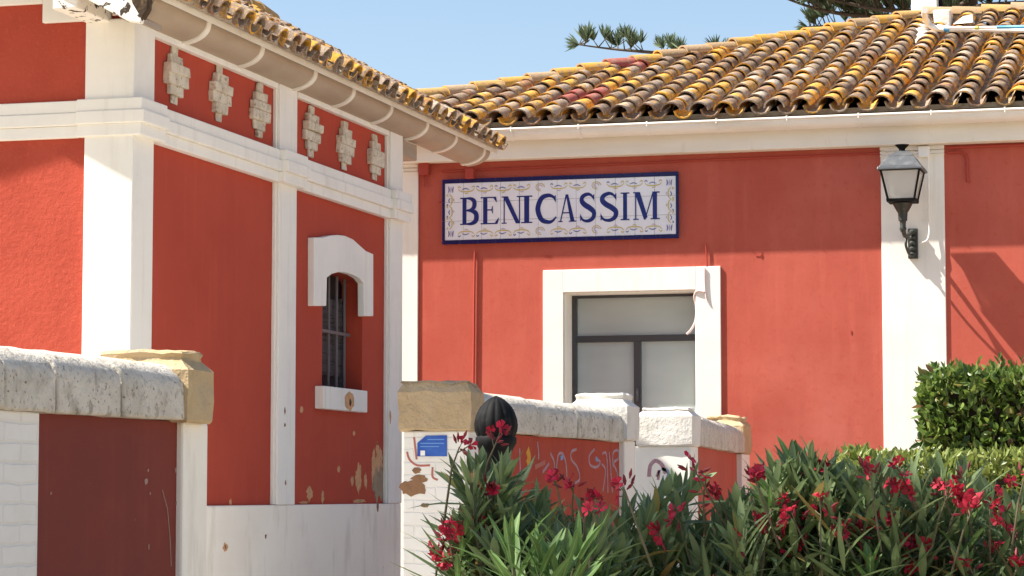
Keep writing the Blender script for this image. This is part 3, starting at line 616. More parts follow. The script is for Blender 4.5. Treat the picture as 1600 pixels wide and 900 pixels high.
# cornice band: three steps, breaking forward round the pilasters
steps = ((C0, C0 + .085, .035), (C0 + .085, C0 + .175, .065), (C0 + .175, C1, .045))
q = MB()
for z0, z1, pr_ in steps:
    X1 = XFP - .02 + pr_
    q.box(XF + .001, X1, ycw + .06, pm[0] - .06, z0, z1); q.box(XF + .001, X1, pm[1] + .06, pf[0] - .06, z0, z1)
    q.box(XF + .001, X1 + .05, pm[0] - .06, pm[1] + .06, z0, z1 + .002); q.box(XF + .001, X1 + .05, pf[0] - .06, pf[1] + .05, z0, z1 + .002)
    q.prism([(xgw - .05, yc - pr_ * .6), (XFP + pr_ + .03, yc - pr_ * .6), (XFP + pr_ + .03, ycw + .06), (XF + .001, ycw + .06), (XF + .001, YN - .001), (xgw - .05, YN - .001)], lambda u, v, d: (u, v, d), z0, z1 + .002)
    q.box(xg, xgw - .05, yc + .03 - pr_ * .5, YN - .001, z0, z1)
q.build('cornice_band', 'white', H, bevel=.008)
# wall-top moulding
q = MB(); q.box(XF + .001, XFP - .002, ycw + .002, pm[0] - .032, ZWT - .05, ZWT + .01); q.box(XF + .001, XFP - .002, pm[1] + .032, pf[0] - .032, ZWT - .05, ZWT + .01); q.build('eaves_moulding', 'white', H, bevel=.005)
# stepped corbel on the gable
q = MB(); xs1 = atY(66, 30, YN - .04).x; zs1 = atY(100, 34, YN - .04).z
q.box(xs1, xgw - .001, YN - .042, YN - .001, zs1, gz_(xs1) - .02); q.box(xg + .3, xs1 - .001, YN - .040, YN - .001, zs1 + .14, zs1 + .5)
q.build('corbel_band', 'white', H, bevel=.006)
# brick ornaments
def ornament(px, py0, py1):
    pc = atX(px, (py0 + py1) / 2, XF); z1 = atX(px, py0, XF).z; z0 = atX(px, py1, XF).z; hh = (z1 - z0)
    rows = ((0, .14, .34, .02), (.14, .31, .66, .035), (.31, .50, 1.0, .045), (.50, .66, .98, .06), (.66, .83, .64, .04), (.83, 1.0, .32, .025))
    q = MB()
    for a, b, ww, pr_ in rows:
        W_ = .36 * ww; n = 1
        for k in range(n):
            y0 = pc.y - W_ / 2 + W_ * k / n; dd = pr_ + R.uniform(-.008, .010)
            q.box(XF + .001, XF + dd, y0 + .002, y0 + W_ / n - .002, z0 + hh * a + .001, z0 + hh * b + .002, jit=.004)
    q.build('brick_ornament', 'ornament', H, bevel=.010)
for a in ((270, 72, 163), (340, 102, 190), (402, 131, 216), (483, 166, 246), (535.5, 190, 266), (583, 211, 282)): ornament(*a)
# window
FX = YZ(XF)
hp = lambda a, b: (lambda p: (p.y, p.z))(atX(a, b, XF + .06))
q = MB(); top = [hp(a, b) for a, b in ((491, 371), (505, 371), (515, 368.5), (528, 367), (540, 368.5), (552, 374), (563, 384), (572, 392), (583.5, 397))]
inn = [hp(a, b) for a, b in ((569, 494), (568.5, 443), (562, 435), (552, 429), (540, 425.5), (530, 425), (519, 428), (511, 434), (510, 478))]
poly = [hp(491, 478)] + top + [hp(583.5, 494)] + inn
# split the hood into three convex-ish pieces to keep clean faces
m_ = len(inn)
q.prism(poly, FX, .001, .06)
WW = q.build('window', 'white', H, bevel=.006); WW['label'] = 'barred window under a white arched hood'
q = MB(); sa, sb_ = hp(502, 604), hp(570, 643); q.box(XF + .001, XF + .085, sa[0], sb_[0], hp(535, 641.5)[1], oz0 + .0); q.build('sill', 'white', WW, bevel=.008)
q = MB(); pc = hp(541, 627); FZ = YZ(XF + .0855); q.prism(blob(pc[0], pc[1], .24, .16, random.Random(5), 16, .15), FZ, 0, .003); q.build('bare_spot', 'bare_ochre', WW)
q = MB(); q.prism(blob(pc[0] + .02, pc[1] - .01, .05, .06, random.Random(6), 9, .3), YZ(XF + .089), 0, .002); q.build('bare_spot', 'dark_wood', WW)
xb = XF - .13
q = MB(); q.box(xb - .10, xb - .06, oy0 - .02, oy1 + .02, oz0 - .02, oza + .05); q.build('dark_opening', 'dark', WW)  # dark sheet standing in for the shade inside the window
q = MB(); q.box(xb - .059, xb - .03, oy0 + .24, oy1 - .12, oz0 + .12, oza - .22); q.box(xb - .059, xb - .02, oy0 + .2, oy0 + .24, oz0 + .02, oza - .1); q.box(xb - .059, xb - .02, oy1 - .12, oy1 - .07, oz0 + .02, oza - .2); q.build('shutter', 'shutter', WW, bevel=.004)
q = MB()
for k in range(5): y = oy0 + (oy1 - oy0) * (k + .5) / 5; q.tube([(xb, y, oz0), (xb, y, oza - .02)], .014, 8)
zb_ = atX(527, 521, xb).z; q.box(xb - .004, xb + .020, oy0, oy1, zb_ - .014, zb_ + .014); q.build('grille', 'bars', WW, smooth=40)
# gutter (deep half round), straps
gx0, gx1 = XF + .01, -7.055; gzb = ZWT - .01; gzt = 5.0
yg0, yg1 = yc - .10, atX(766, 250, gx1).y
def gprof(off):
    ps = []
    for i in range(11):
        t = PI / 2 * i / 10; ps.append((gx0 + (gx1 - gx0 + off) * math.sin(t), gzb + .14 - off - (.14) * math.cos(t)))
    return ps
ps = gprof(0); q = MB()
out = [(gx0, gzb)] + ps[1:] + [(gx1, gzt), (gx1 - .008, gzt)] + [(a - .008, b + .008) for a, b in reversed(ps[1:])] + [(gx0, gzb + .008)]
q.prism(out, lambda u, v, d: (u, d, v), yg0, yg1)
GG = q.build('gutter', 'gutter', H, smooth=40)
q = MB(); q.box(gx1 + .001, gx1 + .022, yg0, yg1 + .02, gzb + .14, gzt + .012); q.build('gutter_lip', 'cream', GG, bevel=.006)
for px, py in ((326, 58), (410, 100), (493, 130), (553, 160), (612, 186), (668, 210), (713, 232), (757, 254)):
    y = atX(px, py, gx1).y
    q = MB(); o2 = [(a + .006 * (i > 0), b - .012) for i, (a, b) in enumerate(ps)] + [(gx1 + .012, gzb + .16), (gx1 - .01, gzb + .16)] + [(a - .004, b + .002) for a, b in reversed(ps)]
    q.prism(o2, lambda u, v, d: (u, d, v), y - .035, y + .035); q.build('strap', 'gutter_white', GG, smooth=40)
# purlin ends
q = MB(); q.box(XF - .12, XF + .03, pf[1] + .01, pf[1] + .5, ZWT - .17, ZWT - .02); q.build('rafter_end', 'gutter', H, bevel=.012)
# roof of outbuilding
ye0 = yc - .60; xe = -6.93; ze = 5.015
DK = MB(); zrg = ze + PT * (xe - XRG); xo = 2 * XRG - xe
vs = []
for y in (ye0 + .03, yg1 + .02):
    for dz in (-.05, 0): vs += [(xe - .06, y, ze + dz), (XRG, y, zrg + dz), (xo + .06, y, zrg - PTL * (XRG - xo) + dz)]
DK.add(vs, [(0, 1, 4, 3), (1, 2, 5, 4), (6, 9, 10, 7), (7, 10, 11, 8), (3, 4, 10, 9), (4, 5, 11, 10), (0, 6, 7, 1), (1, 7, 8, 2), (0, 3, 9, 6), (2, 8, 11, 5)])
HR = DK.build('roof', 'cream', H)
AL2 = math.atan(PT); es2 = Vector((-math.cos(AL2), 0, math.sin(AL2))); nn2 = Vector((math.sin(AL2), 0, math.cos(AL2))); ey = Vector((0, 1, 0))
tl = MB(); y = ye0 + .10; RP2 = Vector((xe, 0, ze)); Lr = (xe - XRG) / math.cos(AL2)
while y < yg1:
    for inv, yy in ((False, y), (True, y + .12)):
        c = 0
        while c * EXP < Lr - .05:
            p = RP2 + ey * (yy + R.uniform(-.012, .012)) + es2 * (c * EXP - .035 + R.uniform(-.012, .012)) + nn2 * ((.050 if not inv else .072) + R.uniform(-.006, .008))
            s0 = R.uniform(.92, 1.06)
            shell(tl, p, ey, nn2, (es2 - nn2 * .04 + ey * R.uniform(-.02, .02)).normalized(), .50, .096 * s0, .088 * s0, .08 * s0, .07 * s0, .016, R, inv=inv, n=7); c += 1
    y += .24 + R.uniform(-.012, .012)
tl.build('roof_tiles', 'tile', HR, smooth=50)
q = MB(); q.tube([(xe - .03, ye0 + .05, ze + .02), (xe - .03, yg1, ze + .02)], .03, 6); q.build('mortar', 'mortar', HR)
q = MB(); d = ye0
while d < yg1: shell(q, Vector((XRG, d, zrg + .09)), Vector((1, 0, 0)), Vector((0, 0, 1)), Vector((0, 1, -.03)).normalized(), .46, .12, .12, .1, .1, .018, R); d += .37
q.build('ridge_tiles', 'ridge', HR, smooth=50)
# barge boards with rotten end, soffit, purlin end
def barge(sgn, name, mt):
    q = MB(); x0 = xe + .02; f = lambda x, dz: (x, ze + PT * (xe - x) + dz) if sgn > 0 else (2 * XRG - x, zrg - PTL * (x - XRG) + dz)
    q.prism([f(x0 - .03, -.30), f(x0, -.15), f(XRG, -.15), f(XRG, -.33), f(x0 - .12, -.33)], XZ(ye0 + .03), -.04, .012); q.build(name, mt, HR, bevel=.008)
barge(1, 'barge_board', 'wood'); barge(-1, 'barge_board', 'wood')
q = MB(); q.prism([(xe - .0, ze - .27), (xe + .045, ze - .20), (xe + .05, ze - .08), (xe + .0, ze - .02), (xe - .12, ze + .05), (xe - .10, ze - .06), (xe - .07, ze - .16)], XZ(ye0 + .03), -.05, .018); q.build('rotten_end', 'dark_wood', HR, bevel=.008)
q = MB(); q.prism([(xe - .1, ze - .06), (xe - .1, ze - .13), (XRG, zrg - .18), (XRG, zrg - .06)], XZ(ye0 + .03), -.015, -.001); q.build('verge_mortar', 'mortar', HR); q = MB(); q.prism([(xe - .1, ze - .21), (xe - .1, ze - .25), (XRG, zrg - .32), (XRG, zrg - .28)], XZ(ye0 + .03), -.54, -.041); q.build('soffit', 'gutter', HR)
xp0 = atY(80, 5, ye0 + .05).x; xp1 = atY(118, 5, ye0 + .05).x; zp = atY(100, 13, ye0 + .05).z
q = MB(); q.box(xp0, xp1, ye0 + .07, YN - .001, zp, zp + .16); q.build('purlin_end', 'wood', HR, bevel=.01)
# peeling at foot of the facade, and chips
rr = random.Random(21)
FP = YZ(XF)
def patch(px, py, w_, h_, mt, n=26, rough=.4, pr_=.002, X=XF, name='bare_patch'):
    p = atX(px, py, X); q = MB(); q.prism(blob(p.y, p.z, w_, h_, rr, n, rough), YZ(X), .0004, pr_); q.build(name, mt, H)
for a in ((592, 722, .20, .32, 'bare_ochre'), (584, 728, .14, .26, 'bare_ochre'), (592, 758, .34, .28, 'bare_grey'), (560, 746, .15, .22, 'bare_ochre'), (571, 752, .08, .12, 'bare_ochre'), (483, 771, .13, .12, 'bare_ochre'), (504, 776, .07, .10, 'bare_ochre'), (550, 752, .07, .08, 'bare_ochre'), (529, 733, .07, .05, 'bare_ochre'), (553, 677, .06, .04, 'bare_ochre'), (471, 640, .08, .05, 'bare_ochre'), (475, 785, .2, .02, 'bare_ochre'), (560, 783, .35, .03, 'bare_ochre'), (360, 784, .05, .04, 'bare_ochre'), (590, 704, .08, .14, 'bare_ochre')):
    patch(*a, pr_=.002 + .0006 * R.random())
for a in ((352, 855, .09, .06, 'bare_ochre'), (352, 855, .04, .03, 'bare_brick'), (415, 838, .04, .03, 'bare_brick'), (590, 792, .06, .07, 'bare_brick')):
    patch(*a, X=XFP - .004, n=14, pr_=.002 + .0006 * R.random())
for a in ((445, 642, .03, .05, 'bare_brick'), (445, 664, .03, .03, 'bare_brick'), (610, 650, .04, .12, 'bare_ochre'), (446, 755, .03, .04, 'bare_brick')):
    patch(*a, X=XFP, n=12, pr_=.002)

# ================================================================== BOUNDARY WALLS
def cap(parent, x0, x1, y0, y1, z0, zs0, ztop, mt, jit=.006, sh=.045, rough=.0045):
    """weathered stone cap: block, sloped shoulder, slab, lofted from rings with worn edges"""
    from mathutils import noise
    q = MB(); N = 8; w_, d_ = x1 - x0, y1 - y0; cx, cy = (x0 + x1) / 2, (y0 + y1) / 2; m = 4 * N
    rings = [(.012, z0), (.002, z0 + .012)] + [(0, z0 + .012 + (zs0 - z0 - .012) * k / 5) for k in range(1, 6)] + [(sh * .5, zs0 + .020), (sh, zs0 + .042), (sh + .004, zs0 + .055), (sh - .004, ztop - .012), (sh + .006, ztop), (sh + .06, ztop + .004), (min(w_, d_) / 2 - .01, ztop + .006)]
    off = Vector((R.uniform(0, 50), 0, 0))
    for ins, z in rings:
        a, b = w_ / 2 - ins, d_ / 2 - ins
        for k in range(m):
            s_, t_ = divmod(k, N); t_ = t_ / N * 2 - 1
            u, v = ((t_, -1), (1, t_), (-t_, 1), (-1, -t_))[s_]
            r_ = .985 if abs(u) > .98 and abs(v) > .98 else 1
            p = Vector((cx + u * a * r_, cy + v * b * r_, z))
            n1 = noise.noise_vector(p * 7 + off); n2 = noise.noise_vector(p * 24 + off)
            rg = rough * (2.0 if z > zs0 + .05 else 1); q.v.append(p + n1 * rg * 1.2 + n2 * rg * .7)
    for i in range(len(rings) - 1):
        for k in range(m): q.f.append((i * m + k, i * m + (k + 1) % m, (i + 1) * m + (k + 1) % m, (i + 1) * m + k)); q.mi.append(0)
    q.f.append(tuple(range(m))[::-1]); q.f.append(tuple((len(rings) - 1) * m + k for k in range(m))); q.mi += [0, 0]
    return q.build('cap_stone', mt, parent, smooth=28)
def coping(parent, ya, yb, xa, xb_, w_, za, zb_, h_, n, mt, joints=None):
    """half-round coping stones along a wall from (xa,ya) to (xb,yb); x = outer (+X) face"""
    js = joints or [i / n for i in range(n + 1)]
    for i in range(len(js) - 1):
        q = MB(); prof = [(0, 0), (0, h_ * .52)] + [(-w_ / 2 + w_ / 2 * math.cos(t), h_ * .52 + h_ * .48 * math.sin(t)) for t in [PI * k / 12 for k in range(1, 12)]] + [(-w_, h_ * .52), (-w_, 0)]
        t0, t1 = js[i], js[i + 1]; m = len(prof); seg = 4; sh = R.uniform(-.006, .006); gap = .012 / max(abs(yb - ya), .1)
        rows = []
        for s_ in range(seg + 1):
            t_ = t0 + gap + (t1 - t0 - 2 * gap) * s_ / seg; e_ = 1
            rows.append([Vector((xa + (xb_ - xa) * t_ - w_ / 2 + (u + w_ / 2) * e_ + sh + R.uniform(-.003, .003), ya + (yb - ya) * t_, za + (zb_ - za) * t_ + v * e_ + R.uniform(-.004, .004) + sh)) for u, v in prof])
        vs = [p for r_ in rows for p in r_]; fs = [tuple(range(m)), tuple(range(seg * m, seg * m + m))[::-1]]
        for s_ in range(seg):
            for k in range(m): a = s_ * m + k; b = s_ * m + (k + 1) % m; fs.append((a, a + m, b + m, b))
        q.add(vs, fs); q.build('coping_stone', mt, parent, smooth=45, bevel=.012)
def slab(mb, xa, ya, xb_, yb, t, za, zb0, zb1):
    """wall slab: outer face from (xa,ya) to (xb,yb), thickness t toward -X"""
    mb.add([(xa, ya, za), (xb_, yb, za), (xb_ - t, yb, za), (xa - t, ya, za), (xa, ya, zb0), (xb_, yb, zb1), (xb_ - t, yb, zb1), (xa - t, ya, zb0)],
           [(3, 2, 1, 0), (4, 5, 6, 7), (0, 1, 5, 4), (1, 2, 6, 5), (2, 3, 7, 6), (3, 0, 4, 7)]); mb.mi[-2] = 1   # unseen back made white to bounce light onto the outbuilding
# --- near wall
XW = -4.3
W1 = thing('boundary_wall', 'low boundary wall in front with a dark maroon panel, white piers and half-round stone coping', 'wall', (XW, 10, 0))
y_a = 6.9; y_p = atX(61, 750, XW).y; y_q = atX(286, 750, XW).y; y_e = atX(325, 750, XW).y
za = atX(0, 640, XW).z; zq = atX(290, 659, XW).z; sl_ = (zq - za) / (y_q - atX(0, 640, XW).y)
zz = lambda y: za + sl_ * (y - atX(0, 640, XW).y)
q = MB(); slab(q, XW, y_a, XW, y_p, .32, 0, zz(y_a), zz(y_p)); q.build('brick_pier', ['white_brick', 'white'], W1, bevel=.008)
q = MB(); slab(q, XW - .03, y_p, XW - .03, y_q, .26, 0, zz(y_p), zz(y_q)); q.build('wall_panel', ['maroon', 'white'], W1)
q = MB(); q.box(XW - .40, XW, y_q, y_e, 0, zq); q.build('pier', 'plinth', W1, bevel=.012)
xx = XW + .035
jp = [y_a, 7.7] + [atX(a, 620, xx).y for a in (10, 92, 193, 296)]
coping(W1, y_a, y_q + .03, xx, xx, .38, zz(y_a) + .003, zz(y_q) + .003, atX(150, 562, xx - .2).z - atX(150, 652, xx).z, 0, 'stone', [(j - y_a) / (y_q + .03 - y_a) for j in jp])
cy0, cy1 = atX(294, 620, xx + .02).y, atX(336, 620, xx + .02).y
cap(W1, xx + .02 - .47, xx + .02, cy0, cy1, atX(335, 662, xx + .02).z, atX(335, 582, xx + .02).z, atX(320, 552, xx - .03).z, 'ochre', rough=.0055)
rr = random.Random(8); q = MB()
for (a, b, w_, h_) in ((228, 752, .035, .028), (231, 735, .016, .012), (234, 771, .012, .010), (274, 735, .016, .02), (275, 787, .016, .016), (232, 855, .010, .025), (79, 771, .010, .012)):
    p = atX(a, b, XW - .03); q.prism(blob(p.y, p.z, w_, h_, rr, 9, .3), YZ(XW - .03), .0004, .0025)
for pts in ([(253, 765), (261, 795), (265, 840), (267, 885)],): ribbon(q, [(p.y, p.z) for p in (atX(a, b, XW - .03) for a, b in pts)], .0045, YZ(XW - .03), .0025)
q.build('paint_chip', 'chip', W1)
# --- middle wall with P2, P3
W2 = thing('boundary_wall', 'middle boundary wall section with a scribbled red panel between a shade-darkened ochre-capped and a pale-capped pier', 'wall', (-4.4, 16.2, 0))
def capbox(pxl, pxr, pxs, py0, pysh, pyt, Y, mt, parent, jit=.008, **kw):
    a = atY(pxl, py0, Y); b = atY(pxr, py0, Y); x1 = b.x; yb = atX(pxs, py0, x1).y
    zsh = atY((pxl + pxr) / 2, pysh, Y).z; zt = atY((pxl + pxr) / 2, pyt, Y + .05).z; z0 = (a.z + b.z) / 2
    o = cap(parent, a.x, x1, Y, yb, z0, zsh, zt, mt, jit, **kw); return a.x, x1, Y, yb, z0
Y2 = 14.5
c2 = capbox(620, 737, 757, 673, 613, 597, Y2, 'ochre_shaded', W2, sh=.026, rough=.009)
q = MB(); q.box(c2[0] + .03, c2[1] - .03, Y2 + .03, c2[3] - .02, 0, c2[4]); P2 = q.build('brick_pier', 'white_brick', W2, bevel=.01)
Y3 = 17.6
c3 = capbox(886, 981, 1000, 688, 635, 615, Y3, 'stone_pale', W2)
q = MB(); q.box(c3[0] + .03, c3[1] - .03, Y3 + .03, c3[3] - .02, 0, c3[4]); q.build('pier', 'white', W2, bevel=.01)
xa, xb2 = c2[1] - .02, c3[1] - .03
zc2 = atX(810, 682, (xa + xb2) / 2).z; hc2 = .245
yy_ = lambda px: (lambda lo: lo)(px)
coping(W2, c2[3] - .05, Y3 + .12, xa + .01, xb2 + .01, .36, c2[4] + .0, zc2 + .01, hc2, 5, 'stone', [0, .17, .36, .62, .85, 1])
q = MB(); slab(q, xa - .04, c2[3] - .03, xb2 - .04, Y3 + .04, .24, 0, c2[4] - .002, zc2 + .008); q.build('wall_panel', ['graffiti_red', 'white'], W2)
# graffiti strokes on the panel: map pixels to the slanted face
pn_ = Vector((Y3 + .04 - c2[3] + .03, -(xb2 - xa), 0)).normalized(); pp = Vector((xa - .04, c2[3] - .03, 0))
def gst(pts, mt, wd=.018, parent=W2, p0=pp, nrm=pn_):
    P = [atP(a, b, p0 + nrm * .002, nrm) for a, b in pts]; P = spline(P, 5); q = MB(); n = len(P); vs = []
    for i in range(n):
        t = (P[min(i + 1, n - 1)] - P[max(i - 1, 0)]).normalized(); s_ = nrm.cross(t) * wd / 2; vs += [P[i] + s_, P[i] - s_, P[i] + s_ - nrm * .0018, P[i] - s_ - nrm * .0018]
    fs = []
    for i in range(n - 1): o = 4 * i; fs += [(o, o + 1, o + 5, o + 4), (o, o + 4, o + 6, o + 2), (o + 1, o + 3, o + 7, o + 5)]
    q.add(vs, fs); return q.build('graffiti', mt, parent)
for pts in ([(812, 700), (813, 735), (814, 760)], [(840, 690), (842, 712), (841, 718)], [(860, 708), (866, 722), (868, 745), (872, 712), (879, 709), (884, 722), (886, 745)],
            [(901, 702), (893, 706), (893, 718), (902, 730), (906, 748), (898, 755)], [(929, 702), (921, 712), (922, 726), (932, 730), (938, 722), (930, 716)], [(940, 725), (946, 735), (942, 768)],
            [(941, 709), (948, 712), (950, 770)], [(952, 706), (954, 728), (957, 770)], [(958, 730), (958, 708), (966, 704), (966, 716), (959, 724), (965, 740), (968, 765)]): gst(pts, 'spray')
gst([(824, 702), (827, 715), (824, 726)], 'spray_o', .06)
gst([(880, 714), (876, 716)], 'spray_b', .03); gst([(931, 716), (934, 719)], 'spray_b', .03)
gst([(858, 724), (848, 738)], 'spray', .02); gst([(836, 730), (852, 722)], 'spray_r', .03)
# bare patches and scribble on P2 base
rr = random.Random(4); YP = Y2 + .03
for (a, b, w_, h_, mt) in ((646, 762, .16, .10, 'bare_brick'), (651, 735, .05, .04, 'bare_brick'), (664, 790, .055, .025, 'bare_brick'), (655, 748, .10, .05, 'bare_brick'), (712, 811, .04, .06, 'bare_brick')):
    p = atY(a, b, YP); q = MB(); q.prism(blob(p.x, p.z, w_, h_, rr, 18, .25), XZ(YP), .0004, .0026 + .0008 * R.random()); q.build('bare_patch', mt, W2)
for pts in ([(636, 706), (640, 718), (652, 727), (672, 727)], [(647, 683), (649, 700), (651, 718)], [(676, 730), (676, 745), (684, 750)]):
    q = MB(); ribbon(q, [(p.x, p.z) for p in spline([atY(a, b, YP) for a, b in pts], 5)], .012, XZ(YP), .002); q.build('graffiti', 'spray_r', W2)
# blue notice
YNb = YP - .006
pz = lambda a, b: (lambda p: (p.x, p.z))(atY(a, b, YNb))
N = thing('notice', 'small blue notice with cut corner stuck on the white brick pier', 'notice', (atY(675, 700, YNb).x, YNb, atY(675, 714, YNb).z))
q = MB(); q.prism([pz(652, 713), pz(652, 692), pz(665, 681), pz(698, 680), pz(698, 713)], XZ(YP), .0005, .006); q.build('notice_board', 'blue_sign', N)
q = MB()
for (a, b, c, d) in ((657, 704, 664, 712),): q.prism([pz(a, d), pz(c, d), pz(c, b), pz(a, b)], XZ(YP), .0062, .0068)
q.build('white_symbol', 'plastic', N)
q = MB()
for (a, b, c, d) in ((668, 686, 694, 687.5), (657, 692, 694, 693.5), (657, 697, 686, 698.5)): q.prism([pz(a, d), pz(c, d), pz(c, b), pz(a, b)], XZ(YP), .0062, .0068)
q.build('print_line', 'blue_light', N)
# --- far wall with P4, P5
W3 = thing('boundary_wall', 'far boundary wall section running from a white sunlit pier to the station wall', 'wall', (-4.3, 22, 0))
Y4 = 19.5
c4 = capbox(993, 1082, 1095.5, 697, 650, 637, Y4, 'stone_pale', W3)
q = MB(); q.box(c4[0] - .04, c4[1] - .02, Y4 + .03, c4[3] - .02, 0, c4[4]); q.build('pier', 'white', W3, bevel=.01)
Y5 = 25.75
c5 = capbox(1098, 1162, 1175, 709, 664, 651, Y5, 'ochre', W3, rough=.011)
q = MB(); q.box(c5[0] + .03, c5[1] - .02, Y5 + .03, c5[3] - .02, 0, c5[4]); q.build('pier', 'white', W3, bevel=.01)
xa3, xb3 = c4[1] - .0, c5[1] - .04
coping(W3, c4[3] - .05, Y5 + .1, xa3 + .0, xb3 + .03, .36, c4[4] + .01, c5[4] + .0, .28, 7, 'stone')
q = MB(); slab(q, xa3 - .06, c4[3] - .03, xb3 - .04, Y5 + .04, .24, 0, c4[4] + .008, c5[4]); q.build('wall_panel', ['red', 'white'], W3)
P4p = Vector((0, Y4 + .03, 0)); n4 = Vector((0, -1, 0))
gst([(1014, 745), (1016, 728), (1024, 720), (1034, 726), (1040, 740)], 'spray', .03, W3, P4p, n4)
gst([(1034, 732), (1044, 738), (1042, 755)], 'spray_b', .025, W3, P4p, n4); gst([(1026, 745), (1030, 735), (1028, 750)], 'spray', .02, W3, P4p, n4)
gst([(1042, 764), (1046, 778), (1050, 770)], 'spray_b', .04, W3, P4p, n4)

# ================================================================== BOLLARD
bp_ = atY(775, 690, 8.8); sc_ = (atY(808, 680, 8.8).x - atY(742, 680, 8.8).x) / 2; zt_ = atY(775, 620, 8.8).z
BL = thing('bollard', 'black fluted cast-iron post with an onion-shaped top behind the oleanders', 'post', (bp_.x, 8.8, 0))
q = MB(); q.lathe((bp_.x, 8.8, zt_), [(.001, .004), (sc_ * .2, -.002), (sc_ * .38, -.010), (sc_ * .56, -.022), (sc_ * .72, -.036), (sc_ * .86, -.056), (sc_ * .96, -.080), (sc_, -.100), (sc_ * .97, -.122), (sc_ * .88, -.140)][::-1], 96, flute=.055, nf=14); q.build('dome', 'iron', BL, smooth=60)
q = MB(); q.lathe((bp_.x, 8.8, 0), [(sc_ * 1.2, 0), (sc_ * 1.2, .12), (sc_ * .85, .16), (sc_ * .72, .3), (sc_ * .66, zt_ - .21), (sc_ * .8, zt_ - .185), (sc_ * .94, zt_ - .165), (sc_ * .94, zt_ - .148), (sc_ * .84, zt_ - .138)], 40); q.build('shaft', 'iron', BL, smooth=40)

# ================================================================== PLANTS
def leaf(mb, p, d, up, L, W, droop=.2, fold=.25, uv=True, mi=0):
    d = d.normalized(); s = d.cross(up)
    if s.length < .05: s = d.cross(Vector((1, 0, 0)))
    s.normalize(); nrm = s.cross(d).normalized(); o = len(mb.v)
    T = (0, .22, .5, .78, 1); Wd = (.16, .8, 1, .66, .04)
    for t, ww in zip(T, Wd):
        c = p + d * (L * t) - nrm * (droop * L * t * t); hwid = W / 2 * ww
        mb.v += [c - s * hwid + nrm * (hwid * fold), c, c + s * hwid + nrm * (hwid * fold)]
        if uv:
            b = len(mb.v) - 3; mb.uv[b] = (0, t); mb.uv[b + 1] = (.5, t); mb.uv[b + 2] = (1, t)
    for i in range(4):
        a = o + 3 * i; mb.f += [(a, a + 1, a + 4, a + 3), (a + 1, a + 2, a + 5, a + 4)]; mb.mi += [mi, mi]
def randdir(r): 
    while 1:
        v = Vector((r.uniform(-1, 1), r.uniform(-1, 1), r.uniform(-1, 1)))
        if .05 < v.length < 1: return v.normalized()
def shoot(lf, tip, d, r, n=22, LL=.14, WW=.020, spread=1.0, brk=.011, mi=0):
    """whorled oleander shoot ending at tip and pointing along d"""
    d = d.normalized(); a = d.orthogonal().normalized(); b = d.cross(a); ph = r.uniform(0, 6)
    for i in range(n):
        k = i // 3; th = ph + (i % 3) * 2.094 + k * 1.05 + r.uniform(-.3, .3)
        t = k / max(1, n / 3); ang = math.radians(14 + 58 * min(1, t * 1.15) * spread + r.uniform(-15, 15))
        rad = a * math.cos(th) + b * math.sin(th); dr = d * math.cos(ang) + rad * math.sin(ang)
        L = LL * (.5 + .55 * min(1, t * 2.2)) * r.uniform(.62, 1.2)
        leaf(lf, tip - d * (k * brk * 2.4) + rad * .004, dr, d + Vector((0, 0, .2)), L, WW * r.uniform(.8, 1.15), r.uniform(-.1, .35), r.uniform(.1, .5), mi=mi)
def flower(pt, c, d, r, R_=.022):
    d = d.normalized(); a = d.orthogonal().normalized(); b = d.cross(a); ph = r.uniform(0, 6); cup = r.uniform(.0, .9)
    for k in range(5):
        th = ph + k * 2 * PI / 5 + r.uniform(-.15, .15); rad = a * math.cos(th) + b * math.sin(th); tg = d.cross(rad); o = len(pt.v); z = d * R_
        tw = r.uniform(-.2, .2)
        pt.v += [c - z * .25, c + rad * R_ * .45 - tg * R_ * .26 + z * (cup * .35 - tw), c + rad * R_ * .45 + tg * R_ * .24 + z * (cup * .35 + tw),
                 c + rad * R_ * .85 - tg * R_ * .44 + z * (cup * .55 - tw), c + rad * R_ * .9 + tg * R_ * .40 + z * (cup * .5 + tw), c + rad * R_ * 1.08 - tg * R_ * .12 + z * (cup * .35 + r.uniform(-.15, .15))]
        pt.f += [(o, o + 1, o + 2), (o + 1, o + 3, o + 4, o + 2), (o + 3, o + 5, o + 4)]; pt.mi += [0, 0, 0]
def cluster(O, tip, d, r, nf, nb=6):
    """one flower cluster: petals, buds and stalks in one mesh part"""
    d = d.normalized(); c_ = MB()
    c_.tube([tip - d * .14 + Vector((0, .05, -.03)), tip - d * .05, tip], [.003, .0025, .0015], 5, cap=False, mi=2)
    for i in range(nf):
        v = (d * .8 + randdir(r)).normalized(); c = tip + v * r.uniform(.008, .034)
        c_.tube([tip - d * .015, c], .0013, 4, cap=False, mi=2)
        flower(c_, c, (v * .9 + randdir(r) * .8).normalized(), r, r.uniform(.0125, .019))
    for i in range(nb):
        v = (d * .6 + randdir(r)).normalized(); c = tip + v * r.uniform(.006, .034); dd = (v + d * .4).normalized()
        c_.tube([c - dd * .006, c + dd * .004, c + dd * .016], [.0012, .0038, .0010], 5, mi=1)
    c_.build('flower_cluster', ['petal', 'bud', 'stem'], O, smooth=60)
TOP = [(660, 800), (690, 700), (720, 695), (770, 690), (800, 725), (830, 770), (900, 775), (960, 780), (1000, 775), (1040, 745), (1090, 735), (1130, 755), (1180, 750), (1215, 700), (1245, 680), (1290, 700), (1330, 710), (1400, 718), (1480, 720), (1560, 735), (1640, 750)]
def topy(x):
    for (a, b), (c, d) in zip(TOP, TOP[1:]):
        if a <= x <= c: return b + (d - b) * (x - a) / (c - a)
    return 800
fl_spots = []
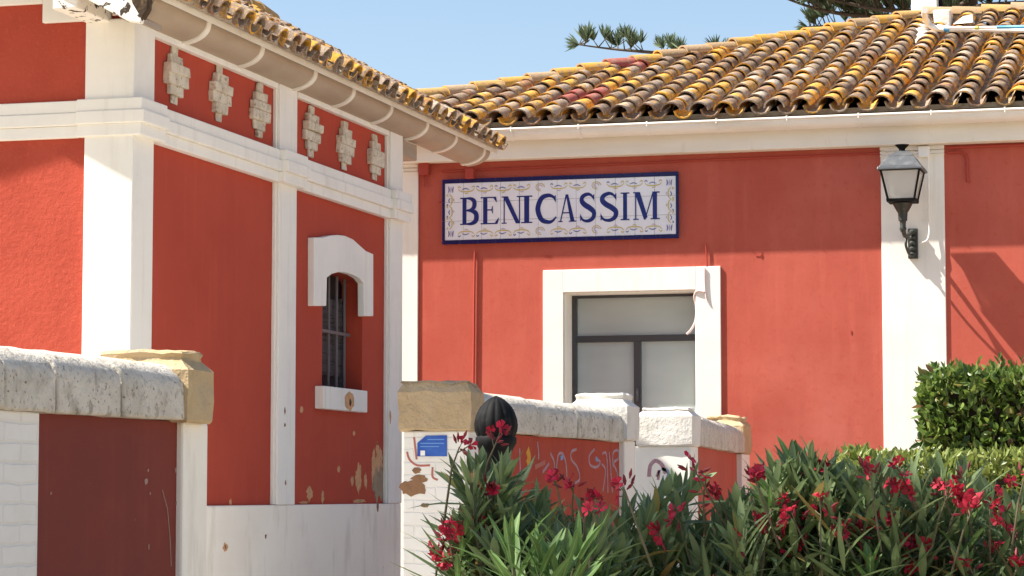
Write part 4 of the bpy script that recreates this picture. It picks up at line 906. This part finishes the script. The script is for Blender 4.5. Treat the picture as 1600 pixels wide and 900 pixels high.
def oleander(label, pxs, Yd, base_px, n_front, n_deep, seed, spots=(), special=(), LL=.135):
    """pxs: picture span it fills, Yd: distance range from the camera along Y"""
    r = random.Random(seed); bx = atY(base_px, 800, (Yd[0] + Yd[1]) / 2).x; by = (Yd[0] + Yd[1]) / 2
    O = thing('oleander', label, 'shrub', (bx, by, 0), 'oleander shrubs in the foreground')
    lf, sm = MB(), MB()
    def stem(tip, d, r0=.004):
        b0 = Vector((bx + r.uniform(-.12, .12), by + r.uniform(-.1, .1), 0)); q1 = tip - d * .4
        sm.tube(spline([b0, b0.lerp(q1, .5) + Vector((0, 0, .1)), q1, tip - d * .02], 4), [.011 - .007 * i / 12 for i in range(13)], 5, cap=False)
    for i in range(n_front + n_deep):
        px = r.uniform(*pxs); Y = r.uniform(*Yd); lay = i / n_front if i < n_front else r.random()
        if i < n_front: py = topy(px) + 38 + r.random() ** 1.2 * 60
        else: py = topy(px) + 70 + r.random() * 300
        tip = atY(px, py, Y); lean = (px - base_px) / 900
        d = Vector((lean * 1.2 + r.uniform(-.35, .35), r.uniform(-.45, .25), 1 + r.uniform(-.3, .2))).normalized()
        shoot(lf, tip, d, r, r.choice((18, 24, 27, 30)), LL * r.uniform(.75, 1.2), r.uniform(.014, .021), mi=1 if r.random() < .16 else 0)
        if r.random() < .45: stem(tip, d)
    for k in range(46):      # lower body of the shrub, below the picture
        tip = Vector((bx + r.uniform(-.45, .45), by + r.uniform(-.35, .35), r.uniform(.35, 1.35))); d = Vector((r.uniform(-.7, .7), r.uniform(-.7, .7), 1)).normalized()
        shoot(lf, tip, d, r, 15, LL, .023); 
        if k % 4 == 0: stem(tip, d)
    for (px, py, Y, dx_, n_, L_, mi_) in special:
        tip = atY(px, py, Y); d = Vector((dx_, -.12, 1)).normalized(); shoot(lf, tip, d, r, n_, L_, .0205, .8, mi=mi_); stem(tip, d)
    for (px, py, nf) in spots:
        Y = Yd[0] - .02 + r.uniform(-.04, .12); tip = atY(px, py, Y); d = Vector((r.uniform(-.5, .5), r.uniform(-.7, .1), .9)).normalized()
        cluster(O, tip, d, r, max(1, round(nf * .8)), r.randint(2, 7))
    lf.build('leaves', ['leaf', 'leaf_bright'], O, smooth=80); sm.build('stems', 'stem', O, smooth=60)
GRP = None
oleander('nearest oleander at the left end with a crimson cluster low on its left side', (705, 860), (5.35, 5.75), 790, 8, 40, 101,
         spots=((692, 862, 7), (700, 838, 6), (722, 828, 5), (706, 880, 5), (757, 830, 4), (766, 770, 2), (718, 698, 2), (776, 690, 3), (740, 832, 4)),
         special=((718, 760, 5.5, -.75, 12, .13, 0), (752, 738, 5.5, .05, 15, .13, 0), (783, 745, 5.45, .35, 15, .14, 0), (742, 800, 5.4, -.15, 18, .12, 0), (770, 860, 5.3, -.3, 18, .13, 0)))
oleander('oleander with the longest pale green upright leaves, right of the left end shrub', (830, 1010), (5.3, 5.75), 900, 14, 46, 102,
         spots=((868, 752, 2), (896, 760, 3), (920, 778, 2), (850, 870, 1), (976, 765, 2), (930, 800, 2)),
         special=((800, 870, 5.05, -.1, 15, .17, 1), (845, 880, 5.0, .12, 18, .185, 1), (900, 870, 5.05, .2, 15, .17, 1), (870, 900, 5.0, .0, 15, .18, 1), (845, 790, 5.6, .5, 14, .11, 0)))
oleander('dark oleander in the middle with a shoot leaning right before the white pier', (1000, 1190), (5.5, 6.0), 1090, 18, 64, 103,
         spots=((1085, 735, 1), (1030, 830, 2), (1100, 765, 3), (1120, 775, 3), (1180, 750, 5), (1060, 810, 2), (1194, 820, 3), (1150, 842, 1)),
         special=((1040, 775, 5.6, .45, 18, .12, 0), (1090, 760, 5.6, .75, 16, .12, 0)), LL=.125)
oleander('tall oleander with a fan of leaves above the hedge line, thick with crimson flowers', (1180, 1400), (5.6, 6.2), 1270, 28, 86, 104,
         spots=((1196, 752, 5), (1272, 745, 4), (1218, 795, 3), (1240, 812, 4), (1206, 822, 4), (1262, 824, 4), (1283, 795, 2), (1320, 835, 5), (1340, 830, 5), (1376, 820, 5), (1250, 862, 3), (1360, 740, 3), (1372, 755, 3), (1300, 806, 1), (1352, 882, 1)),
         special=((1238, 740, 5.7, .05, 21, .14, 0), (1262, 748, 5.7, .3, 18, .13, 0), (1330, 752, 5.7, .1, 18, .12, 0), (1222, 745, 5.65, -.25, 15, .12, 0), (1362, 750, 5.65, .15, 18, .12, 0)))
oleander('rightmost oleander of the row, in front of the trimmed hedge, with many crimson clusters', (1390, 1620), (5.7, 6.4), 1500, 30, 92, 105,
         spots=((1406, 752, 4), (1418, 765, 4), (1466, 768, 5), (1480, 775, 5), (1500, 784, 6), (1520, 795, 5), (1548, 782, 4), (1562, 808, 2), (1412, 850, 6), (1432, 862, 5), (1420, 885, 5), (1440, 890, 4), (1522, 888, 3), (1548, 868, 1), (1580, 850, 1), (1476, 872, 1), (1506, 745, 1), (1600, 748, 3), (1590, 885, 2), (1402, 730, 2)))

# ---- hedges
def hedge(name, label, x0, x1, y0, y1, z0, z1, n, size, mt, seed, parent_bits=True):
    r = random.Random(seed); O = thing(name, label, 'hedge', ((x0 + x1) / 2, (y0 + y1) / 2, 0)); lf = MB(); areas = [((x1 - x0) * (z1 - z0), 'f'), ((x1 - x0) * (y1 - y0), 't'), ((y1 - y0) * (z1 - z0), 'l'), ((y1 - y0) * (z1 - z0), 'r'), ((x1 - x0) * (z1 - z0) * .5, 'b')]
    tot = sum(a for a, _ in areas)
    for a, s_ in areas:
        for k in range(int(n * a / tot)):
            u, v = r.random(), r.random(); dep = abs(r.gauss(0, .075)) - .04
            if s_ in 'fb': p = Vector((x0 + u * (x1 - x0), (y0 + dep) if s_ == 'f' else y1 - dep, z0 + v * (z1 - z0))); nr = Vector((0, -1 if s_ == 'f' else 1, .5))
            elif s_ == 't': p = Vector((x0 + u * (x1 - x0), y0 + v * (y1 - y0), z1 - dep)); nr = Vector((0, 0, 1))
            else: p = Vector(((x0 + dep) if s_ == 'l' else x1 - dep, y0 + u * (y1 - y0), z0 + v * (z1 - z0))); nr = Vector((-1 if s_ == 'l' else 1, 0, .5))
            p += Vector((math.sin(p.x * 3 + p.z * 5) * .02, math.sin(p.x * 4.1 + p.z * 3.3) * .03, math.sin(p.x * 5.3) * .02))
            d = (nr.normalized() * .7 + randdir(r) + Vector((0, 0, .35))).normalized()
            leaf(lf, p, d, randdir(r), size * r.uniform(.7, 1.25), size * .42 * r.uniform(.8, 1.2), r.uniform(0, .2), .3, uv=False)
    for k in range(int(60 * (x1 - x0))):      # stray new shoots above the clipped faces
        p = Vector((r.uniform(x0, x1), r.uniform(y0 - .02, y1), z1 - .02)); d = Vector((r.uniform(-.4, .4), r.uniform(-.4, .4), 1)).normalized(); Ls = r.uniform(.03, .11) * (1.6 if size > .06 else 1)
        for j in range(5): leaf(lf, p + d * Ls * j / 5, (d + randdir(r) * .7).normalized(), randdir(r), size * r.uniform(.5, .9), size * .3, .1, .3, uv=False)
    lf.build('leaves', mt, O, smooth=80)
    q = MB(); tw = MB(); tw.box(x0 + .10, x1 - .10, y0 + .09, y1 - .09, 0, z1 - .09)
    for k in range(160):
        p = Vector((r.uniform(x0 + .1, x1 - .1), y0 + .12, r.uniform(z0, z1 - .2))); tw.tube([p, p + Vector((r.uniform(-.1, .1), -.10, r.uniform(.02, .15)))], .005, 4, cap=False)
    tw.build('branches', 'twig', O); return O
hx0 = atY(1450, 640, 16.5).x; hz1 = atY(1500, 587, 16.5).z
hedge('hedge', 'tall box-trimmed glossy green hedge at the right edge in front of the station wall', hx0, hx0 + 1.7, 16.5, 17.3, 1.15, hz1, 15000, .072, 'hedge', 31)
lx0 = atY(1312, 700, 13.5).x; lz1 = atY(1400, 721, 13.5).z
hedge('low_hedge', 'low sunlit yellow-green hedge behind the oleanders', lx0, lx0 + 2.0, 13.5, 14.0, .9, lz1, 9000, .055, 'hedge_pale', 32)

# ---- araucaria behind the roof
def araucaria():
    r = random.Random(77); tp = atY(1500, 0, 39.0); O = thing('norfolk_pine', 'tall pine with tiered drooping branches rising behind the tiled roof', 'tree', (tp.x, 39, 0))
    q = MB(); q.tube([(tp.x, 39, 0), (tp.x, 39, 9), (tp.x + .1, 39, 17)], [.38, .27, .05], 12); q.build('trunk', 'bark', O, smooth=60)
    nd, br = MB(), MB()
    def tuft(p, d, s_):
        d = d.normalized(); a = d.orthogonal().normalized(); b = d.cross(a)
        for k in range(30):
            th = r.uniform(0, 6.28); ang = r.uniform(.05, .75); dd = d * math.cos(ang) + (a * math.cos(th) + b * math.sin(th)) * math.sin(ang)
            leaf(nd, p, dd, randdir(r), s_ * r.uniform(.6, 1.05), s_ * .10, -.10, .3, uv=False)
    def branch(pts, dens, s_, side=.3):
        P = spline(pts, 10); n = len(P); br.tube(P, [.055 - .045 * i / (n - 1) for i in range(n)], 6)
        for i in range(2, n):
            if r.random() > dens: continue
            for k in range(r.choice((1, 2, 2, 3))):
                p = P[i] + Vector((r.uniform(-.1, .1), r.uniform(-side, side), 0)); up = Vector((r.uniform(-.5, .1), r.uniform(-.5, .5), 1))
                q_ = p + up * r.uniform(.05, .18); br.tube([P[i], q_], [.012, .006], 4, cap=False); tuft(q_, up, s_)
        tuft(P[-1], P[-1] - P[-3], s_ * 1.1)
    A = lambda a, b, Y=38.5: atY(a, b, Y)
    branch([A(1490, 100), A(1300, 105), A(1130, 92), A(1020, 82), A(960, 77), A(905, 70)], .55, .24)
    branch([A(1495, 30), A(1420, 27), A(1340, 24), A(1285, 16), A(1240, 2), A(1200, -14)], .95, .26, .5)
    branch([A(1495, 20, 38), A(1430, 18, 38), A(1370, 14, 38), A(1310, 2, 38), A(1270, -5, 38)], .95, .26, .5)
    branch([A(1490, 60, 39.4), A(1420, 48, 39.4), A(1330, 40, 39.4), A(1262, 42, 39.4)], .7, .22)
    branch([A(1490, 15), A(1540, -10), A(1640, -40)], .9, .25, .5); branch([A(1490, 18), A(1560, 6), A(1700, 0)], .9, .25, .5)
    branch([A(1440, -6, 38), A(1360, -10, 38), A(1280, -30, 38), A(1220, -40, 38)], .9, .25, .5)
    for zt in (10.5, 12, 13.5, 15, 16.2):
        for k in range(6):
            th = k * PI / 3 + zt; L = (17.5 - zt) * .45 + .4; c = Vector((tp.x, 39, zt)); u = Vector((math.cos(th), math.sin(th), 0)); branch([c, c + u * L * .5 + Vector((0, 0, -.1)), c + u * L + Vector((0, 0, .15))], .7, .26)
    nd.build('needles', 'pine', O, smooth=80); br.build('branches', 'bark', O, smooth=60)
araucaria()

# ---- unseen trees added left of the view to shade oleanders and pier
def shade_tree(label, x, y, h, cz, rx, rz, n, seed, ls=.16):
    r = random.Random(seed); O = thing('unseen_shade_tree', label, 'tree', (x, y, 0)); q = MB(); q.tube([(x, y, 0), (x + .1, y, h * .5), (x, y + .1, h)], [.2, .14, .05], 10)
    for k in range(7): th = k * .9; q.tube([(x, y, h * (.45 + .06 * k)), (x + math.cos(th) * rx * .7, y + math.sin(th) * rx * .7, cz + r.uniform(-.3, .6))], [.07, .02], 6)
    q.build('trunk', 'bark', O, smooth=60); c = MB(); cl = []
    for k in range(46):
        v = randdir(r) * r.uniform(.3, 1) ** .6; cl.append(Vector((x + v.x * rx, y + v.y * rx, cz + v.z * rz)))
    for k in range(n):
        p = r.choice(cl) + randdir(r) * r.uniform(0, .38) * rx * .8; leaf(c, p, randdir(r), randdir(r), ls * r.uniform(.8, 1.3), ls * .5, .1, .2, uv=False)
    c.build('crown', 'crown', O)
shade_tree('unseen leafy tree added on the left to shade the oleanders', -6.6, 3.3, 8.2, 9.3, 2.1, 1.9, 3600, 51, .2)
shade_tree('unseen slim tree added to shade the near pier of the middle wall', -8.15, 13.2, 5.2, 6.1, .85, 1.45, 6500, 52, .14)

for o in bpy.data.objects:
    if '_o' in o: del o['_o']
